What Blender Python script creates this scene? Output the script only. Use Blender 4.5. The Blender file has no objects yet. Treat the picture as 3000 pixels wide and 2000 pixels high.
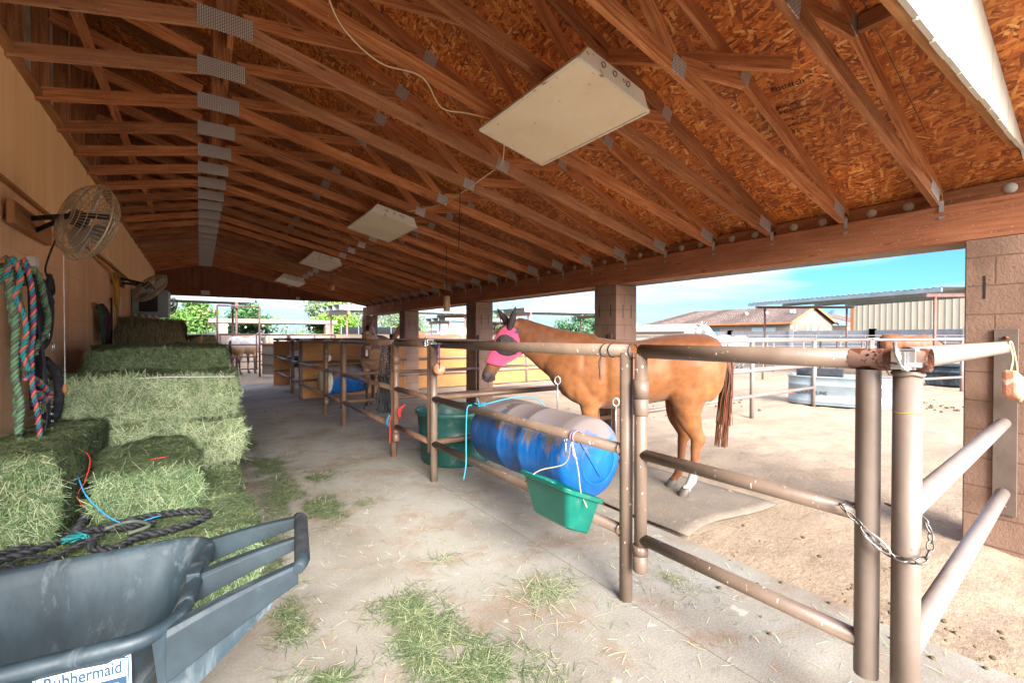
import bpy, bmesh, math, random
from mathutils import Vector, Matrix, noise
random.seed(7)
R = math.radians
sc = bpy.context.scene
COL = sc.collection
# ------------------------------------------------------------ camera
cd = bpy.data.cameras.new('camera'); cd.lens = 16.0; cd.sensor_width = 36; cd.clip_start = 0.05; cd.clip_end = 9000
cam = bpy.data.objects.new('camera', cd); COL.objects.link(cam)
cam.location = (0, 0, 1.45); cam.rotation_euler = (R(90-.66), 0, R(-34.5)); sc.camera = cam
# ------------------------------------------------------------ sky and sun
SUN_EL, SUN_AZ = 25, 190      # degrees; azimuth measured from +Y towards +X
w = bpy.data.worlds.new('World'); sc.world = w; w.use_nodes = True
nt = w.node_tree; N = nt.nodes; L = nt.links; N.clear()
out = N.new('ShaderNodeOutputWorld'); bg = N.new('ShaderNodeBackground')
sky = N.new('ShaderNodeTexSky'); sky.sky_type = 'NISHITA'; sky.sun_disc = False
sky.sun_elevation = R(SUN_EL); sky.sun_rotation = R(SUN_AZ); sky.air_density = 1.3; sky.dust_density = .2; sky.ozone_density = 2.2
tc = N.new('ShaderNodeTexCoord'); mp = N.new('ShaderNodeMapping'); mp.inputs['Scale'].default_value = (1.0, 1.0, 4.6)
mp.inputs['Rotation'].default_value = (R(6), R(-9), R(20))
n1 = N.new('ShaderNodeTexNoise'); n1.inputs['Scale'].default_value = 1.9; n1.inputs['Detail'].default_value = 7; n1.inputs['Roughness'].default_value = .52; n1.inputs['Distortion'].default_value = .5
cr = N.new('ShaderNodeValToRGB'); cr.color_ramp.elements[0].position = .43; cr.color_ramp.elements[1].position = .63
mx = N.new('ShaderNodeMix'); mx.data_type = 'RGBA'
mx.inputs[7].default_value = (4.2, 4.35, 4.5, 1)
hs = N.new('ShaderNodeHueSaturation'); hs.inputs['Saturation'].default_value = 1.15; hs.inputs['Value'].default_value = .95
tn = N.new('ShaderNodeMix'); tn.data_type = 'RGBA'; tn.blend_type = 'MULTIPLY'; tn.inputs[0].default_value = 1; tn.inputs[7].default_value = (.085, .19, .40, 1)
ml = N.new('ShaderNodeMath'); ml.operation = 'MULTIPLY'; ml.inputs[1].default_value = .9
L.new(tc.outputs['Generated'], mp.inputs['Vector']); L.new(mp.outputs[0], n1.inputs['Vector']); L.new(n1.outputs['Fac'], cr.inputs[0])
L.new(cr.outputs['Color'], ml.inputs[0]); L.new(ml.outputs[0], mx.inputs[0]); L.new(sky.outputs[0], hs.inputs['Color']); L.new(hs.outputs[0], tn.inputs[6]); L.new(tn.outputs[2], mx.inputs[6])
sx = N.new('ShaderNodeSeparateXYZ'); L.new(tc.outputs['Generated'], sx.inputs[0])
er = N.new('ShaderNodeMapRange'); er.inputs['From Min'].default_value = .02; er.inputs['From Max'].default_value = .55; er.inputs['To Min'].default_value = .74; er.inputs['To Max'].default_value = 6.6  # clouds dimmed near the horizon, brightened overhead as added fill light
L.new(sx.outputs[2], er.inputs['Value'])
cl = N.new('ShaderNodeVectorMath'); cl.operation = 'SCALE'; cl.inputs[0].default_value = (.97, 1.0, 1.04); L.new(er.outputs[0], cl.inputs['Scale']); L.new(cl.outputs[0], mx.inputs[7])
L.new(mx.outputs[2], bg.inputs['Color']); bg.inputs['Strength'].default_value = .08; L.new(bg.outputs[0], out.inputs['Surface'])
sd = bpy.data.lights.new('sun', 'SUN'); sd.energy = 2.0; sd.angle = R(40); sd.color = (1, .95, .87)
so = bpy.data.objects.new('sun', sd); COL.objects.link(so)
so.rotation_euler = Vector((-math.sin(R(SUN_AZ))*math.cos(R(SUN_EL)), -math.cos(R(SUN_AZ))*math.cos(R(SUN_EL)), -math.sin(R(SUN_EL)))).to_track_quat('-Z', 'Y').to_euler()
so.location = (10, -4, 20)
vs = sc.view_settings; vs.view_transform = 'Standard'; vs.look = 'None'; vs.gamma = 1; vs.exposure = 3.6; vs.use_curve_mapping = False
sc.cycles.max_bounces = 10; sc.cycles.diffuse_bounces = 8; sc.cycles.use_denoising = True

# ------------------------------------------------------------ materials
def mat(name, rough=.8, metal=0, spec=.3):
    m = bpy.data.materials.new(name); m.use_nodes = True
    b = m.node_tree.nodes['Principled BSDF']
    b.inputs['Roughness'].default_value = rough; b.inputs['Metallic'].default_value = metal
    b.inputs['Specular IOR Level'].default_value = spec
    return m, m.node_tree.nodes, m.node_tree.links, b
def coords(N, L, kind='Object', scale=(1,1,1), rot=(0,0,0)):
    t = N.new('ShaderNodeTexCoord'); p = N.new('ShaderNodeMapping'); p.inputs['Scale'].default_value = scale; p.inputs['Rotation'].default_value = rot
    L.new(t.outputs[kind], p.inputs[0]); return p.outputs[0]
def noi(N, L, vec, scale, detail=4, rough=.55, dist=0):
    n = N.new('ShaderNodeTexNoise'); n.inputs['Scale'].default_value = scale; n.inputs['Detail'].default_value = detail
    n.inputs['Roughness'].default_value = rough; n.inputs['Distortion'].default_value = dist; L.new(vec, n.inputs['Vector']); return n.outputs['Fac']
def ramp(N, L, fac, stops, interp='LINEAR'):
    r = N.new('ShaderNodeValToRGB'); r.color_ramp.interpolation = interp; e = r.color_ramp.elements
    while len(e) < len(stops): e.new(.5)
    for k, (p, c) in enumerate(stops):
        e[k].position = p; e[k].color = (c, c, c, 1) if isinstance(c, (int, float)) else (*c, 1)
    L.new(fac, r.inputs[0]); return r.outputs[0]
def mix(N, L, fac, a, b, mode='MIX'):
    m = N.new('ShaderNodeMix'); m.data_type = 'RGBA'; m.blend_type = mode
    for s, v in ((0, fac), (6, a), (7, b)):
        if isinstance(v, (int, float)): m.inputs[s].default_value = v if s == 0 else (v, v, v, 1)
        elif isinstance(v, tuple): m.inputs[s].default_value = (*v, 1)
        else: L.new(v, m.inputs[s])
    return m.outputs[2]
def bump(N, L, b, h, st=.3, dist=.01):
    n = N.new('ShaderNodeBump'); n.inputs['Strength'].default_value = st; n.inputs['Distance'].default_value = dist
    L.new(h, n.inputs['Height']); L.new(n.outputs[0], b.inputs['Normal'])
def rnd(N): return N.new('ShaderNodeObjectInfo').outputs['Random']

def speck(name, c1, c2, scale=6, rough=.8, metal=0, spec=.3, bs=.25, bd=.01, spot=None, spotscale=30, spotcut=.66, detail=6, fine=60, kind='Object'):
    m, N, L, b = mat(name, rough, metal, spec); v = coords(N, L, kind)
    a = noi(N, L, v, scale, detail, .6); c = ramp(N, L, a, [(.3, c1), (.7, c2)])
    if spot:
        s = noi(N, L, v, spotscale, 4, .6); c = mix(N, L, ramp(N, L, s, [(spotcut, 0.), (spotcut+.05, 1.)]), c, spot)
    L.new(c, b.inputs['Base Color']); bump(N, L, b, noi(N, L, v, fine, 3), bs, bd); return m

def lumber(name, dark, mid, light, hl=None, rough=.8, bs=.45):
    m, N, L, b = mat(name, rough, 0, .25)
    v = coords(N, L, 'UV', (1.2, 22, 1)); g = noi(N, L, v, 2.2, 6, .62, .6)
    v2 = coords(N, L, 'UV', (.8, 3, 1)); g2 = noi(N, L, v2, 1.6, 4)
    c = ramp(N, L, g, [(.25, dark), (.5, mid), (.75, light)])
    c = mix(N, L, ramp(N, L, g2, [(.3, .0), (.75, .75)]), c, tuple(x*.45 for x in mid))
    v3 = coords(N, L, 'UV', (9, 14, 1)); dr = noi(N, L, v3, 7, 2)
    c = mix(N, L, ramp(N, L, dr, [(.68, 0.), (.71, .8)]), c, (.75, .55, .36))
    kn = N.new('ShaderNodeTexVoronoi'); kn.inputs['Scale'].default_value = 1.0; L.new(coords(N, L, 'UV', (2.2, 11, 1)), kn.inputs['Vector']); c = mix(N, L, ramp(N, L, kn.outputs['Distance'], [(.06, .85), (.12, 0.)]), c, tuple(x*.5 for x in dark))
    L.new(c, b.inputs['Base Color']); bump(N, L, b, g, bs, .004); return m

M = {}
M['truss'] = lumber('stained_lumber', (.17, .055, .022), (.58, .215, .08), (.80, .44, .20))
M['truss_b'] = lumber('stained_lumber_pale', (.22, .09, .04), (.48, .22, .105), (.68, .40, .22))
M['truss_d'] = lumber('stained_lumber_dark', (.12, .045, .02), (.38, .15, .06), (.60, .28, .13))
M['beam'] = lumber('laminated_beam', (.24, .085, .04), (.42, .155, .07), (.54, .24, .12))
M['wood'] = lumber('raw_pine', (.26, .10, .035), (.42, .19, .07), (.54, .29, .12))
M['greywood'] = lumber('grey_wood', (.16, .13, .11), (.3, .25, .2), (.42, .36, .3))
M['header'] = lumber('header_board', (.15, .06, .035), (.27, .11, .06), (.38, .17, .1))

def osb():
    m, N, L, b = mat('strand_board', .6, 0, .3)
    t = N.new('ShaderNodeTexCoord'); base = t.outputs['Object']; cur = None
    sel = None
    for k, ang in enumerate((78, 128, 50, 165, 100)):
        pr_ = N.new('ShaderNodeMapping'); pr_.inputs['Rotation'].default_value = (0, 0, R(ang)); pr_.inputs['Location'].default_value = (k*.31, k*.17, 0)
        p = N.new('ShaderNodeMapping'); p.inputs['Scale'].default_value = (11 if k % 2 else 16, 52 if k % 2 else 76, 0.001)
        wn = N.new('ShaderNodeTexNoise'); wn.inputs['Scale'].default_value = 5; L.new(base, wn.inputs['Vector'])
        va = N.new('ShaderNodeVectorMath'); va.operation = 'MULTIPLY_ADD'; va.inputs[1].default_value = (.05, .05, 0); L.new(wn.outputs['Color'], va.inputs[0]); L.new(base, va.inputs[2])
        L.new(va.outputs[0], pr_.inputs[0]); L.new(pr_.outputs[0], p.inputs[0])
        vo = N.new('ShaderNodeTexVoronoi'); vo.inputs['Scale'].default_value = 1; L.new(p.outputs[0], vo.inputs['Vector'])
        s = N.new('ShaderNodeSeparateColor'); L.new(vo.outputs['Color'], s.inputs[0])
        if cur is None: cur, h = s.outputs[0], s.outputs[1]; 
        else:
            gt = N.new('ShaderNodeMath'); gt.operation = 'GREATER_THAN'; gt.inputs[1].default_value = (.0, .42, .55, .62, .72)[k]; L.new(s.outputs[2], gt.inputs[0])
            cur = mix(N, L, gt.outputs[0], cur, s.outputs[0]); 
    big = noi(N, L, base, 1.3, 3)
    c = ramp(N, L, cur, [(0, (.20, .05, .014)), (.35, (.50, .135, .03)), (.7, (.70, .22, .045)), (.93, (.86, .35, .09)), (1, (.92, .55, .22))])
    c = mix(N, L, ramp(N, L, big, [(.35, .5), (.65, 0.)]), c, (.13, .045, .018))
    L.new(c, b.inputs['Base Color']); bump(N, L, b, cur, .6, .006); return m
M['osb'] = osb()

def blocks(name, c1, c2, mortar, axis='YZ', sc_=(1, 1), bs=.5, mort=.012):
    m, N, L, b = mat(name, .9, 0, .15)
    t = N.new('ShaderNodeTexCoord'); s = N.new('ShaderNodeSeparateXYZ'); L.new(t.outputs['Object'], s.inputs[0])
    cb = N.new('ShaderNodeCombineXYZ')
    if axis == 'YZ':
        ad = N.new('ShaderNodeMath'); ad.operation = 'ADD'; L.new(s.outputs[0], ad.inputs[0]); L.new(s.outputs[1], ad.inputs[1]); L.new(ad.outputs[0], cb.inputs[0])
    else: L.new(s.outputs[0], cb.inputs[0])
    L.new(s.outputs[2], cb.inputs[1])
    br = N.new('ShaderNodeTexBrick'); br.inputs['Scale'].default_value = 1; br.inputs['Brick Width'].default_value = .4; br.inputs['Row Height'].default_value = .2
    br.inputs['Mortar Size'].default_value = .006; br.inputs['Mortar Smooth'].default_value = .4; br.inputs['Color1'].default_value = (1, 1, 1, 1); br.inputs['Color2'].default_value = (.86, .86, .86, 1); br.inputs['Mortar'].default_value = (0, 0, 0, 1)
    L.new(cb.outputs[0], br.inputs['Vector'])
    v = t.outputs['Object']; a = noi(N, L, v, 2.2, 5); c = ramp(N, L, a, [(.3, c1), (.7, c2)])
    st_ = noi(N, L, coords(N, L, 'Object', (1.5, 1.5, .35)), 2.4, 6, .7); c = mix(N, L, ramp(N, L, st_, [(.5, 0.), (.75, .5)]), c, tuple(x*.55 for x in c1)); pt = noi(N, L, v, 38, 3, .6); c = mix(N, L, ramp(N, L, pt, [(.66, 0.), (.72, .55)]), c, tuple(x*.45 for x in c1))
    c = mix(N, L, .35, c, mix(N, L, 1., c, br.outputs['Color'], 'MULTIPLY'))
    c = mix(N, L, br.outputs['Fac'], c, mortar)
    L.new(c, b.inputs['Base Color'])
    f = noi(N, L, v, 55, 4, .7); ad2 = N.new('ShaderNodeMath'); ad2.operation = 'MULTIPLY_ADD'; ad2.inputs[1].default_value = -.9; L.new(br.outputs['Fac'], ad2.inputs[0]); L.new(f, ad2.inputs[2])
    bump(N, L, b, ad2.outputs[0], bs, .012); return m
M['wallblock'] = blocks('painted_block_peach', (.78, .46, .25), (.84, .54, .33), (.74, .43, .24), bs=.3)
M['pillarblock'] = blocks('split_block_brown', (.22, .13, .088), (.31, .195, .14), (.17, .10, .068), bs=.4)
M['tanblock'] = blocks('tan_block', (.27, .205, .16), (.32, .25, .20), (.21, .16, .125), bs=.2)
M['greyblock'] = blocks('grey_block', (.19, .205, .22), (.24, .255, .27), (.15, .16, .17), bs=.2)

def concrete():
    m, N, L, b = mat('worn_concrete', .85, 0, .25); v = coords(N, L)
    a = noi(N, L, v, .9, 6, .62); c = ramp(N, L, a, [(.3, (.17, .145, .115)), (.5, (.26, .24, .205)), (.7, (.315, .30, .27))])
    dirt = noi(N, L, v, 2.3, 5, .7, .4); c = mix(N, L, ramp(N, L, dirt, [(.50, 0.), (.66, .6)]), c, (.20, .115, .065))
    pale = noi(N, L, v, 5, 3, .5); c = mix(N, L, ramp(N, L, pale, [(.69, 0.), (.73, .5)]), c, (.5, .47, .42))
    fine = noi(N, L, v, 90, 3); c = mix(N, L, .22, c, mix(N, L, 1., c, ramp(N, L, fine, [(.35, .2), (.65, 1.)]), 'MULTIPLY'))
    s = N.new('ShaderNodeSeparateXYZ'); L.new(v, s.inputs[0])
    def line(sock, pos, wdt):
        x = N.new('ShaderNodeMath'); x.operation = 'SUBTRACT'; x.inputs[1].default_value = pos; L.new(sock, x.inputs[0])
        y = N.new('ShaderNodeMath'); y.operation = 'ABSOLUTE'; L.new(x.outputs[0], y.inputs[0])
        z = N.new('ShaderNodeMath'); z.operation = 'LESS_THAN'; z.inputs[1].default_value = wdt; L.new(y.outputs[0], z.inputs[0]); return z.outputs[0]
    for sock, pos in ((s.outputs[0], 1.93), (s.outputs[1], 5.4), (s.outputs[1], 9.0), (s.outputs[1], 12.6)):
        c = mix(N, L, line(sock, pos, .003), c, (.15, .11, .08))
    L.new(c, b.inputs['Base Color']); bump(N, L, b, fine, .35, .004); return m
M['concrete'] = concrete()
def sand():
    m, N, L, b = mat('arena_sand', .95, 0, .1); v = coords(N, L)
    a = noi(N, L, v, .35, 5, .6); c = ramp(N, L, a, [(.3, (.30, .225, .155)), (.55, (.37, .285, .205)), (.75, (.41, .325, .24))])
    d = noi(N, L, v, 3.0, 6, .75, .3); c = mix(N, L, ramp(N, L, d, [(.5, 0.), (.72, .6)]), c, (.25, .165, .10))
    f = noi(N, L, v, 30, 6, .8); c = mix(N, L, .45, c, mix(N, L, 1., c, ramp(N, L, f, [(.3, .25), (.7, 1.)]), 'MULTIPLY'))
    L.new(c, b.inputs['Base Color'])
    h = N.new('ShaderNodeMath'); h.operation = 'MULTIPLY_ADD'; h.inputs[1].default_value = 1.6; L.new(noi(N, L, v, 9, 6, .75), h.inputs[0]); L.new(f, h.inputs[2])
    bump(N, L, b, h.outputs[0], .55, .02); return m
M['sand'] = sand()
def pipe(name, c1, c2, chip=.64, chipc=(.7, .62, .54), rough=.45, rust=None):
    m, N, L, b = mat(name, rough, 0, .5); v = coords(N, L)
    a = noi(N, L, v, 4, 5); c = ramp(N, L, a, [(.3, c1), (.7, c2)])
    v2 = coords(N, L, 'Object', (1, 1, 1)); s = noi(N, L, coords(N, L, 'Object', (1, 3.0, 1.3)), 22, 3, .5); c = mix(N, L, ramp(N, L, s, [(chip+.06, 0.), (chip+.09, .85)]), c, chipc)
    rs = noi(N, L, v2, 21, 4, .6, .8)
    if rust: c = mix(N, L, ramp(N, L, rs, [(rust, 0.), (rust+.03, 1.)]), c, (.11, .035, .018))
    L.new(c, b.inputs['Base Color']); bump(N, L, b, noi(N, L, v, 35, 3), .2, .004); return m
M['pipe'] = pipe('brown_pipe_paint', (.115, .077, .055), (.18, .125, .09), .63)
M['pipe_dark'] = pipe('dark_brown_pipe', (.10, .055, .035), (.20, .115, .075), .66, (.5, .33, .22))
M['pipe_light'] = pipe('pale_pipe_paint', (.175, .14, .12), (.235, .195, .17), .7, (.3, .12, .07))
M['pipe_big'] = pipe('taupe_pipe_paint', (.125, .09, .068), (.185, .14, .112), .72, (.5, .3, .2), .4, .69)
M['pipe_far'] = pipe('dusty_pink_pipe', (.15, .11, .095), (.20, .155, .135), .7)
M['pipe_red'] = pipe('red_brown_pipe', (.13, .06, .045), (.2, .1, .08), .7)
M['rustpipe'] = pipe('burnt_rusty_pipe', (.17, .08, .055), (.26, .17, .13), .7, (.5, .3, .2), .5, .48)
M['rust'] = speck('rusty_steel', (.09, .03, .015), (.22, .085, .04), 30, .7, .5, .4)
M['steel'] = speck('dull_steel', (.10, .09, .08), (.22, .2, .18), 20, .45, .7, .5)
M['galv'] = speck('galvanised_steel', (.42, .46, .5), (.62, .67, .7), 8, .42, .75, .5)
M['galvlight'] = speck('galvanised_sheet', (.20, .25, .275), (.30, .355, .38), 3, .5, .35, .5)
def plate():
    m, N, L, b = mat('punched_nail_plate', .5, .45, .5)
    v = coords(N, L, 'Object'); 
    w1 = N.new('ShaderNodeTexBrick'); w1.inputs['Scale'].default_value = 1; w1.inputs['Brick Width'].default_value = .02; w1.inputs['Row Height'].default_value = .012; w1.inputs['Mortar Size'].default_value = .0035; w1.inputs['Mortar Smooth'].default_value = .3
    s = N.new('ShaderNodeSeparateXYZ'); L.new(v, s.inputs[0]); cb = N.new('ShaderNodeCombineXYZ'); L.new(s.outputs[2], cb.inputs[0]); L.new(s.outputs[0], cb.inputs[1]); L.new(cb.outputs[0], w1.inputs['Vector'])
    c = mix(N, L, w1.outputs['Fac'], (.80, .84, .84), (.3, .27, .25))
    c = mix(N, L, ramp(N, L, noi(N, L, v, 12, 3), [(.4, 0.), (.8, .5)]), c, (.5, .38, .3))
    L.new(c, b.inputs['Base Color']); return m
M['plate'] = plate()
def siding(name, c1, c2, stain):
    m, N, L, b = mat(name, .8, 0, .2)
    v = coords(N, L, 'Object', (3, 3, .25)); a = noi(N, L, v, 2.5, 5); c = ramp(N, L, a, [(.3, c1), (.7, c2)])
    s = noi(N, L, v, 9, 4, .7); c = mix(N, L, ramp(N, L, s, [(.64, 0.), (.75, .6)]), c, stain)
    L.new(c, b.inputs['Base Color']); bump(N, L, b, noi(N, L, coords(N, L, 'Object', (1, 1, .06)), 70, 3), .3, .004); return m
M['siding_in'] = siding('tan_siding', (.82, .52, .25), (.88, .60, .32), (.6, .38, .2))
M['siding_cream'] = siding('cream_siding', (.50, .46, .38), (.58, .55, .47), (.25, .2, .15))
M['siding_brown'] = siding('brown_siding_back', (.20, .075, .04), (.30, .12, .065), (.62, .38, .22))
M['metal_cream'] = siding('cream_metal_wall', (.34, .30, .225), (.38, .335, .255), (.3, .26, .2))
M['stucco'] = speck('beige_stucco', (.25, .20, .155), (.29, .235, .185), 2)
def tiles():
    m, N, L, b = mat('clay_tile', .8, 0, .2); t = N.new('ShaderNodeTexCoord')
    br = N.new('ShaderNodeTexBrick'); br.inputs['Scale'].default_value = 1; br.inputs['Brick Width'].default_value = .34; br.inputs['Row Height'].default_value = .36; br.inputs['Mortar Size'].default_value = .04
    br.inputs['Color1'].default_value = (.13, .088, .072, 1); br.inputs['Color2'].default_value = (.21, .155, .13, 1); br.inputs['Mortar'].default_value = (.06, .04, .032, 1); br.offset = 0
    L.new(t.outputs['UV'], br.inputs['Vector']); L.new(br.outputs['Color'], b.inputs['Base Color']); bump(N, L, b, br.outputs['Fac'], .5, .03); return m
M['tiles'] = tiles()
M['osbink'] = speck('black_ink', (.02, .015, .012), (.04, .03, .02), 20)
M['plywood'] = None
def ply():
    m, N, L, b = mat('orange_plywood', .65, 0, .3); v = coords(N, L, 'Object', (.5, .5, 3.4)); a = noi(N, L, v, 2.3, 5, .55, 2.2)
    w = N.new('ShaderNodeMath'); w.operation = 'MULTIPLY'; w.inputs[1].default_value = 9; L.new(a, w.inputs[0]); f = N.new('ShaderNodeMath'); f.operation = 'FRACT'; L.new(w.outputs[0], f.inputs[0])
    c = ramp(N, L, f.outputs[0], [(0, (.30, .12, .035)), (.5, (.43, .20, .065)), (1, (.33, .14, .04))]); c = mix(N, L, ramp(N, L, noi(N, L, coords(N, L), 3, 4), [(.5, 0.), (.8, .6)]), c, (.3, .14, .06))
    L.new(c, b.inputs['Base Color']); return m
M['plywood'] = ply()
def vcol(name, rough=.75, spec=.3, mult=.35, scale=25, bs=.15, sheen=0, trans=0):
    m, N, L, b = mat(name, rough, 0, spec); a = N.new('ShaderNodeAttribute'); a.attribute_name = 'Col'
    n = noi(N, L, coords(N, L), scale, 4, .6); c = mix(N, L, mult, a.outputs['Color'], mix(N, L, 1., a.outputs['Color'], ramp(N, L, n, [(.25, .35), (.75, 1.35)]), 'MULTIPLY'))
    L.new(c, b.inputs['Base Color']); b.inputs['Sheen Weight'].default_value = sheen
    if bs: bump(N, L, b, n, bs, .006)
    return m
M['straw'] = vcol('hay_stems', .85, .15, .0, 10, 0)
M['leafy'] = vcol('leaves', .7, .3, 0, 10, 0)
M['coat'] = vcol('horse_coat', .55, .3, .6, 14, .12, .12)
M['hair'] = vcol('horse_hair', .5, .4, .3, 60, .1)
M['vpaint'] = vcol('plain_painted', .6, .3, .25, 20, .1)
M['haycore'] = speck('packed_hay', (.03, .045, .02), (.17, .20, .095), 26, .95, 0, .05, .8, .02, (.4, .38, .2), 60, .6)
M['haybrown'] = speck('old_packed_hay', (.10, .065, .03), (.26, .18, .09), 24, .95, 0, .05, .8, .02)
def plastic(name, c1, c2, dirt, cut=.56, rough=.4, scale=3, stretch=(1,1,1)):
    m, N, L, b = mat(name, rough, 0, .45); v = coords(N, L, 'Object', stretch)
    c = ramp(N, L, noi(N, L, v, 6, 4), [(.3, c1), (.7, c2)]); d = noi(N, L, v, scale, 6, .7, .5)
    c = mix(N, L, ramp(N, L, d, [(cut, 0.), (cut+.12, .9)]), c, dirt); L.new(c, b.inputs['Base Color'])
    r = ramp(N, L, d, [(cut-.1, rough), (cut+.1, .85)]); L.new(r, b.inputs['Roughness']); bump(N, L, b, noi(N, L, v, 40, 4), .12, .004); return m
def bluem():
    m, N, L, b = mat('dirty_blue_plastic', .4, 0, .4); v = coords(N, L); vs_ = coords(N, L, 'Object', (1.2, 5, 1.2))
    c = ramp(N, L, noi(N, L, vs_, 5, 4), [(.3, (.003, .065, .27)), (.7, (.008, .13, .40))]); s_ = N.new('ShaderNodeSeparateXYZ'); L.new(v, s_.inputs[0])
    mr = N.new('ShaderNodeMapRange'); mr.inputs['From Min'].default_value = -.12; mr.inputs['From Max'].default_value = .26; mr.inputs['To Min'].default_value = -.16; mr.inputs['To Max'].default_value = .24; L.new(s_.outputs[2], mr.inputs['Value'])
    ad = N.new('ShaderNodeMath'); ad.operation = 'ADD'; L.new(mr.outputs[0], ad.inputs[0]); L.new(noi(N, L, vs_, 3.2, 8, .75, .4), ad.inputs[1])
    c = mix(N, L, ramp(N, L, ad.outputs[0], [(.54, 0.), (.65, .88)]), c, (.17, .125, .085)); L.new(c, b.inputs['Base Color']); L.new(ramp(N, L, ad.outputs[0], [(.45, .38), (.6, .85)]), b.inputs['Roughness'])
    bump(N, L, b, noi(N, L, vs_, 14, 5, .7), .2, .004); return m
M['blue'] = bluem()
M['green'] = plastic('green_plastic', (.0, .085, .062), (.008, .125, .09), (.10, .11, .08), .62, .3, 4)
M['tubgreen'] = plastic('faded_green_tub', (.006, .05, .045), (.02, .09, .075), (.13, .16, .13), .55, .4, 3)
M['cart'] = plastic('scuffed_black_plastic', (.009, .019, .027), (.03, .05, .064), (.095, .115, .125), .53, .5, 5, (1.5, 1.5, .6))
M['cartrim'] = plastic('worn_rim_plastic', (.007,.014,.02), (.022,.038,.048), (.075,.09,.10), .58, .62, 5)
M['lens'] = speck('yellowed_prismatic_lens', (.72, .59, .40), (.82, .71, .53), 2.5, .5, 0, .4, .5, .004, (.45, .28, .12), 26, .68, 5, 160)
M['enamel'] = speck('white_enamel', (.62, .58, .48), (.72, .68, .58), 5, .5, 0, .4, .1, .004, (.28, .16, .08), 14, .62)
M['black'] = speck('black_rubber', (.012, .013, .015), (.035, .038, .042), 10, .55)
M['strap'] = speck('black_webbing', (.015, .016, .02), (.05, .05, .055), 30, .7, 0, .3, .4, .003)
M['wire'] = speck('tan_wire_guard', (.36, .27, .17), (.5, .4, .27), 10, .5, .3)
M['darkmesh'] = speck('dark_mesh', (.025, .018, .018), (.05, .035, .035), 30)
M['white'] = speck('white_paint', (.72, .72, .7), (.8, .8, .78), 5, .5)
M['cable'] = speck('yellow_cord', (.55, .28, .03), (.65, .36, .05), 10, .5)
M['cream'] = speck('cream_cable', (.62, .47, .28), (.7, .56, .36), 10, .5)
M['salt'] = speck('pink_salt', (.50, .19, .10), (.62, .32, .20), 9, .4, 0, .5, .3, .01, (.85, .6, .45), 16, .6)
M['twine'] = speck('straw_twine', (.26, .21, .12), (.36, .30, .19), 30)
M['mat'] = speck('black_rubber_mat', (.135, .115, .095), (.19, .155, .12), 3, .92, 0, .15, .5, .012, (.21, .165, .12), 9, .6)
M['dung'] = speck('dry_dung', (.06, .045, .02), (.14, .11, .06), 20, .95)
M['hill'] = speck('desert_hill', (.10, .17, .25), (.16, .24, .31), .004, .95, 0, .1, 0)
M['glass'], _n, _l, _b = mat('window_glass', .1, 0, .6); _b.inputs['Base Color'].default_value = (.10, .14, .15, 1)
M['glasspale'], _n, _l, _b = mat('pale_window_glass', .3, 0, .5); _b.inputs['Base Color'].default_value = (.35, .45, .44, 1)  # paler and rougher than the other window glass
M['trunk'] = speck('bark', (.08, .055, .035), (.16, .11, .07), 8)
M['chrome'], _n, _l, _b = mat('shiny_zinc', .25, .9, .5); _b.inputs['Base Color'].default_value = (.72, .77, .8, 1)
def flat(name, c, rough=.6, spec=.3):
    m, N, L, b = mat(name, rough, 0, spec); b.inputs['Base Color'].default_value = (*c, 1)
    L.new(mix(N, L, ramp(N, L, noi(N, L, coords(N, L), 18, 4), [(.3, 0.), (.7, .35)]), c, tuple(x*.7 for x in c)), b.inputs['Base Color']); return m
M['teal'] = flat('teal_rope', (.02, .22, .23)); M['coral'] = flat('coral_rope', (.60, .12, .08)); M['purple'] = flat('purple_rope', (.12, .05, .15))
M['mint'] = flat('mint_rope', (.14, .26, .14)); M['greyrope'] = flat('grey_rope', (.11, .13, .10)); M['navy'] = flat('dark_strap', (.03, .035, .06)); M['maroon'] = flat('maroon_strap', (.08, .02, .03)); M['hgreen'] = flat('green_strap', (.03, .11, .08))
M['ltblue'] = flat('light_blue_twine', (.03, .28, .42)); M['redtwine'] = flat('red_twine', (.6, .03, .03)); M['bluetwine'] = flat('blue_twine', (.02, .25, .55)); M['copper'] = flat('copper_can', (.45, .26, .13), .35, .5)
M['decal'] = flat('pale_blue_decal', (.66, .78, .86)); M['ink'] = flat('dark_blue_ink', (.02, .05, .10)); M['orange'] = flat('orange_logo', (.8, .14, .02)); M['dryblood'] = flat('dark_screen', (.05, .055, .06))
M['tankink'] = flat('tank_ink', (.008, .015, .02)); M['lav'] = flat('lavender_strap', (.28, .2, .26))

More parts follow.
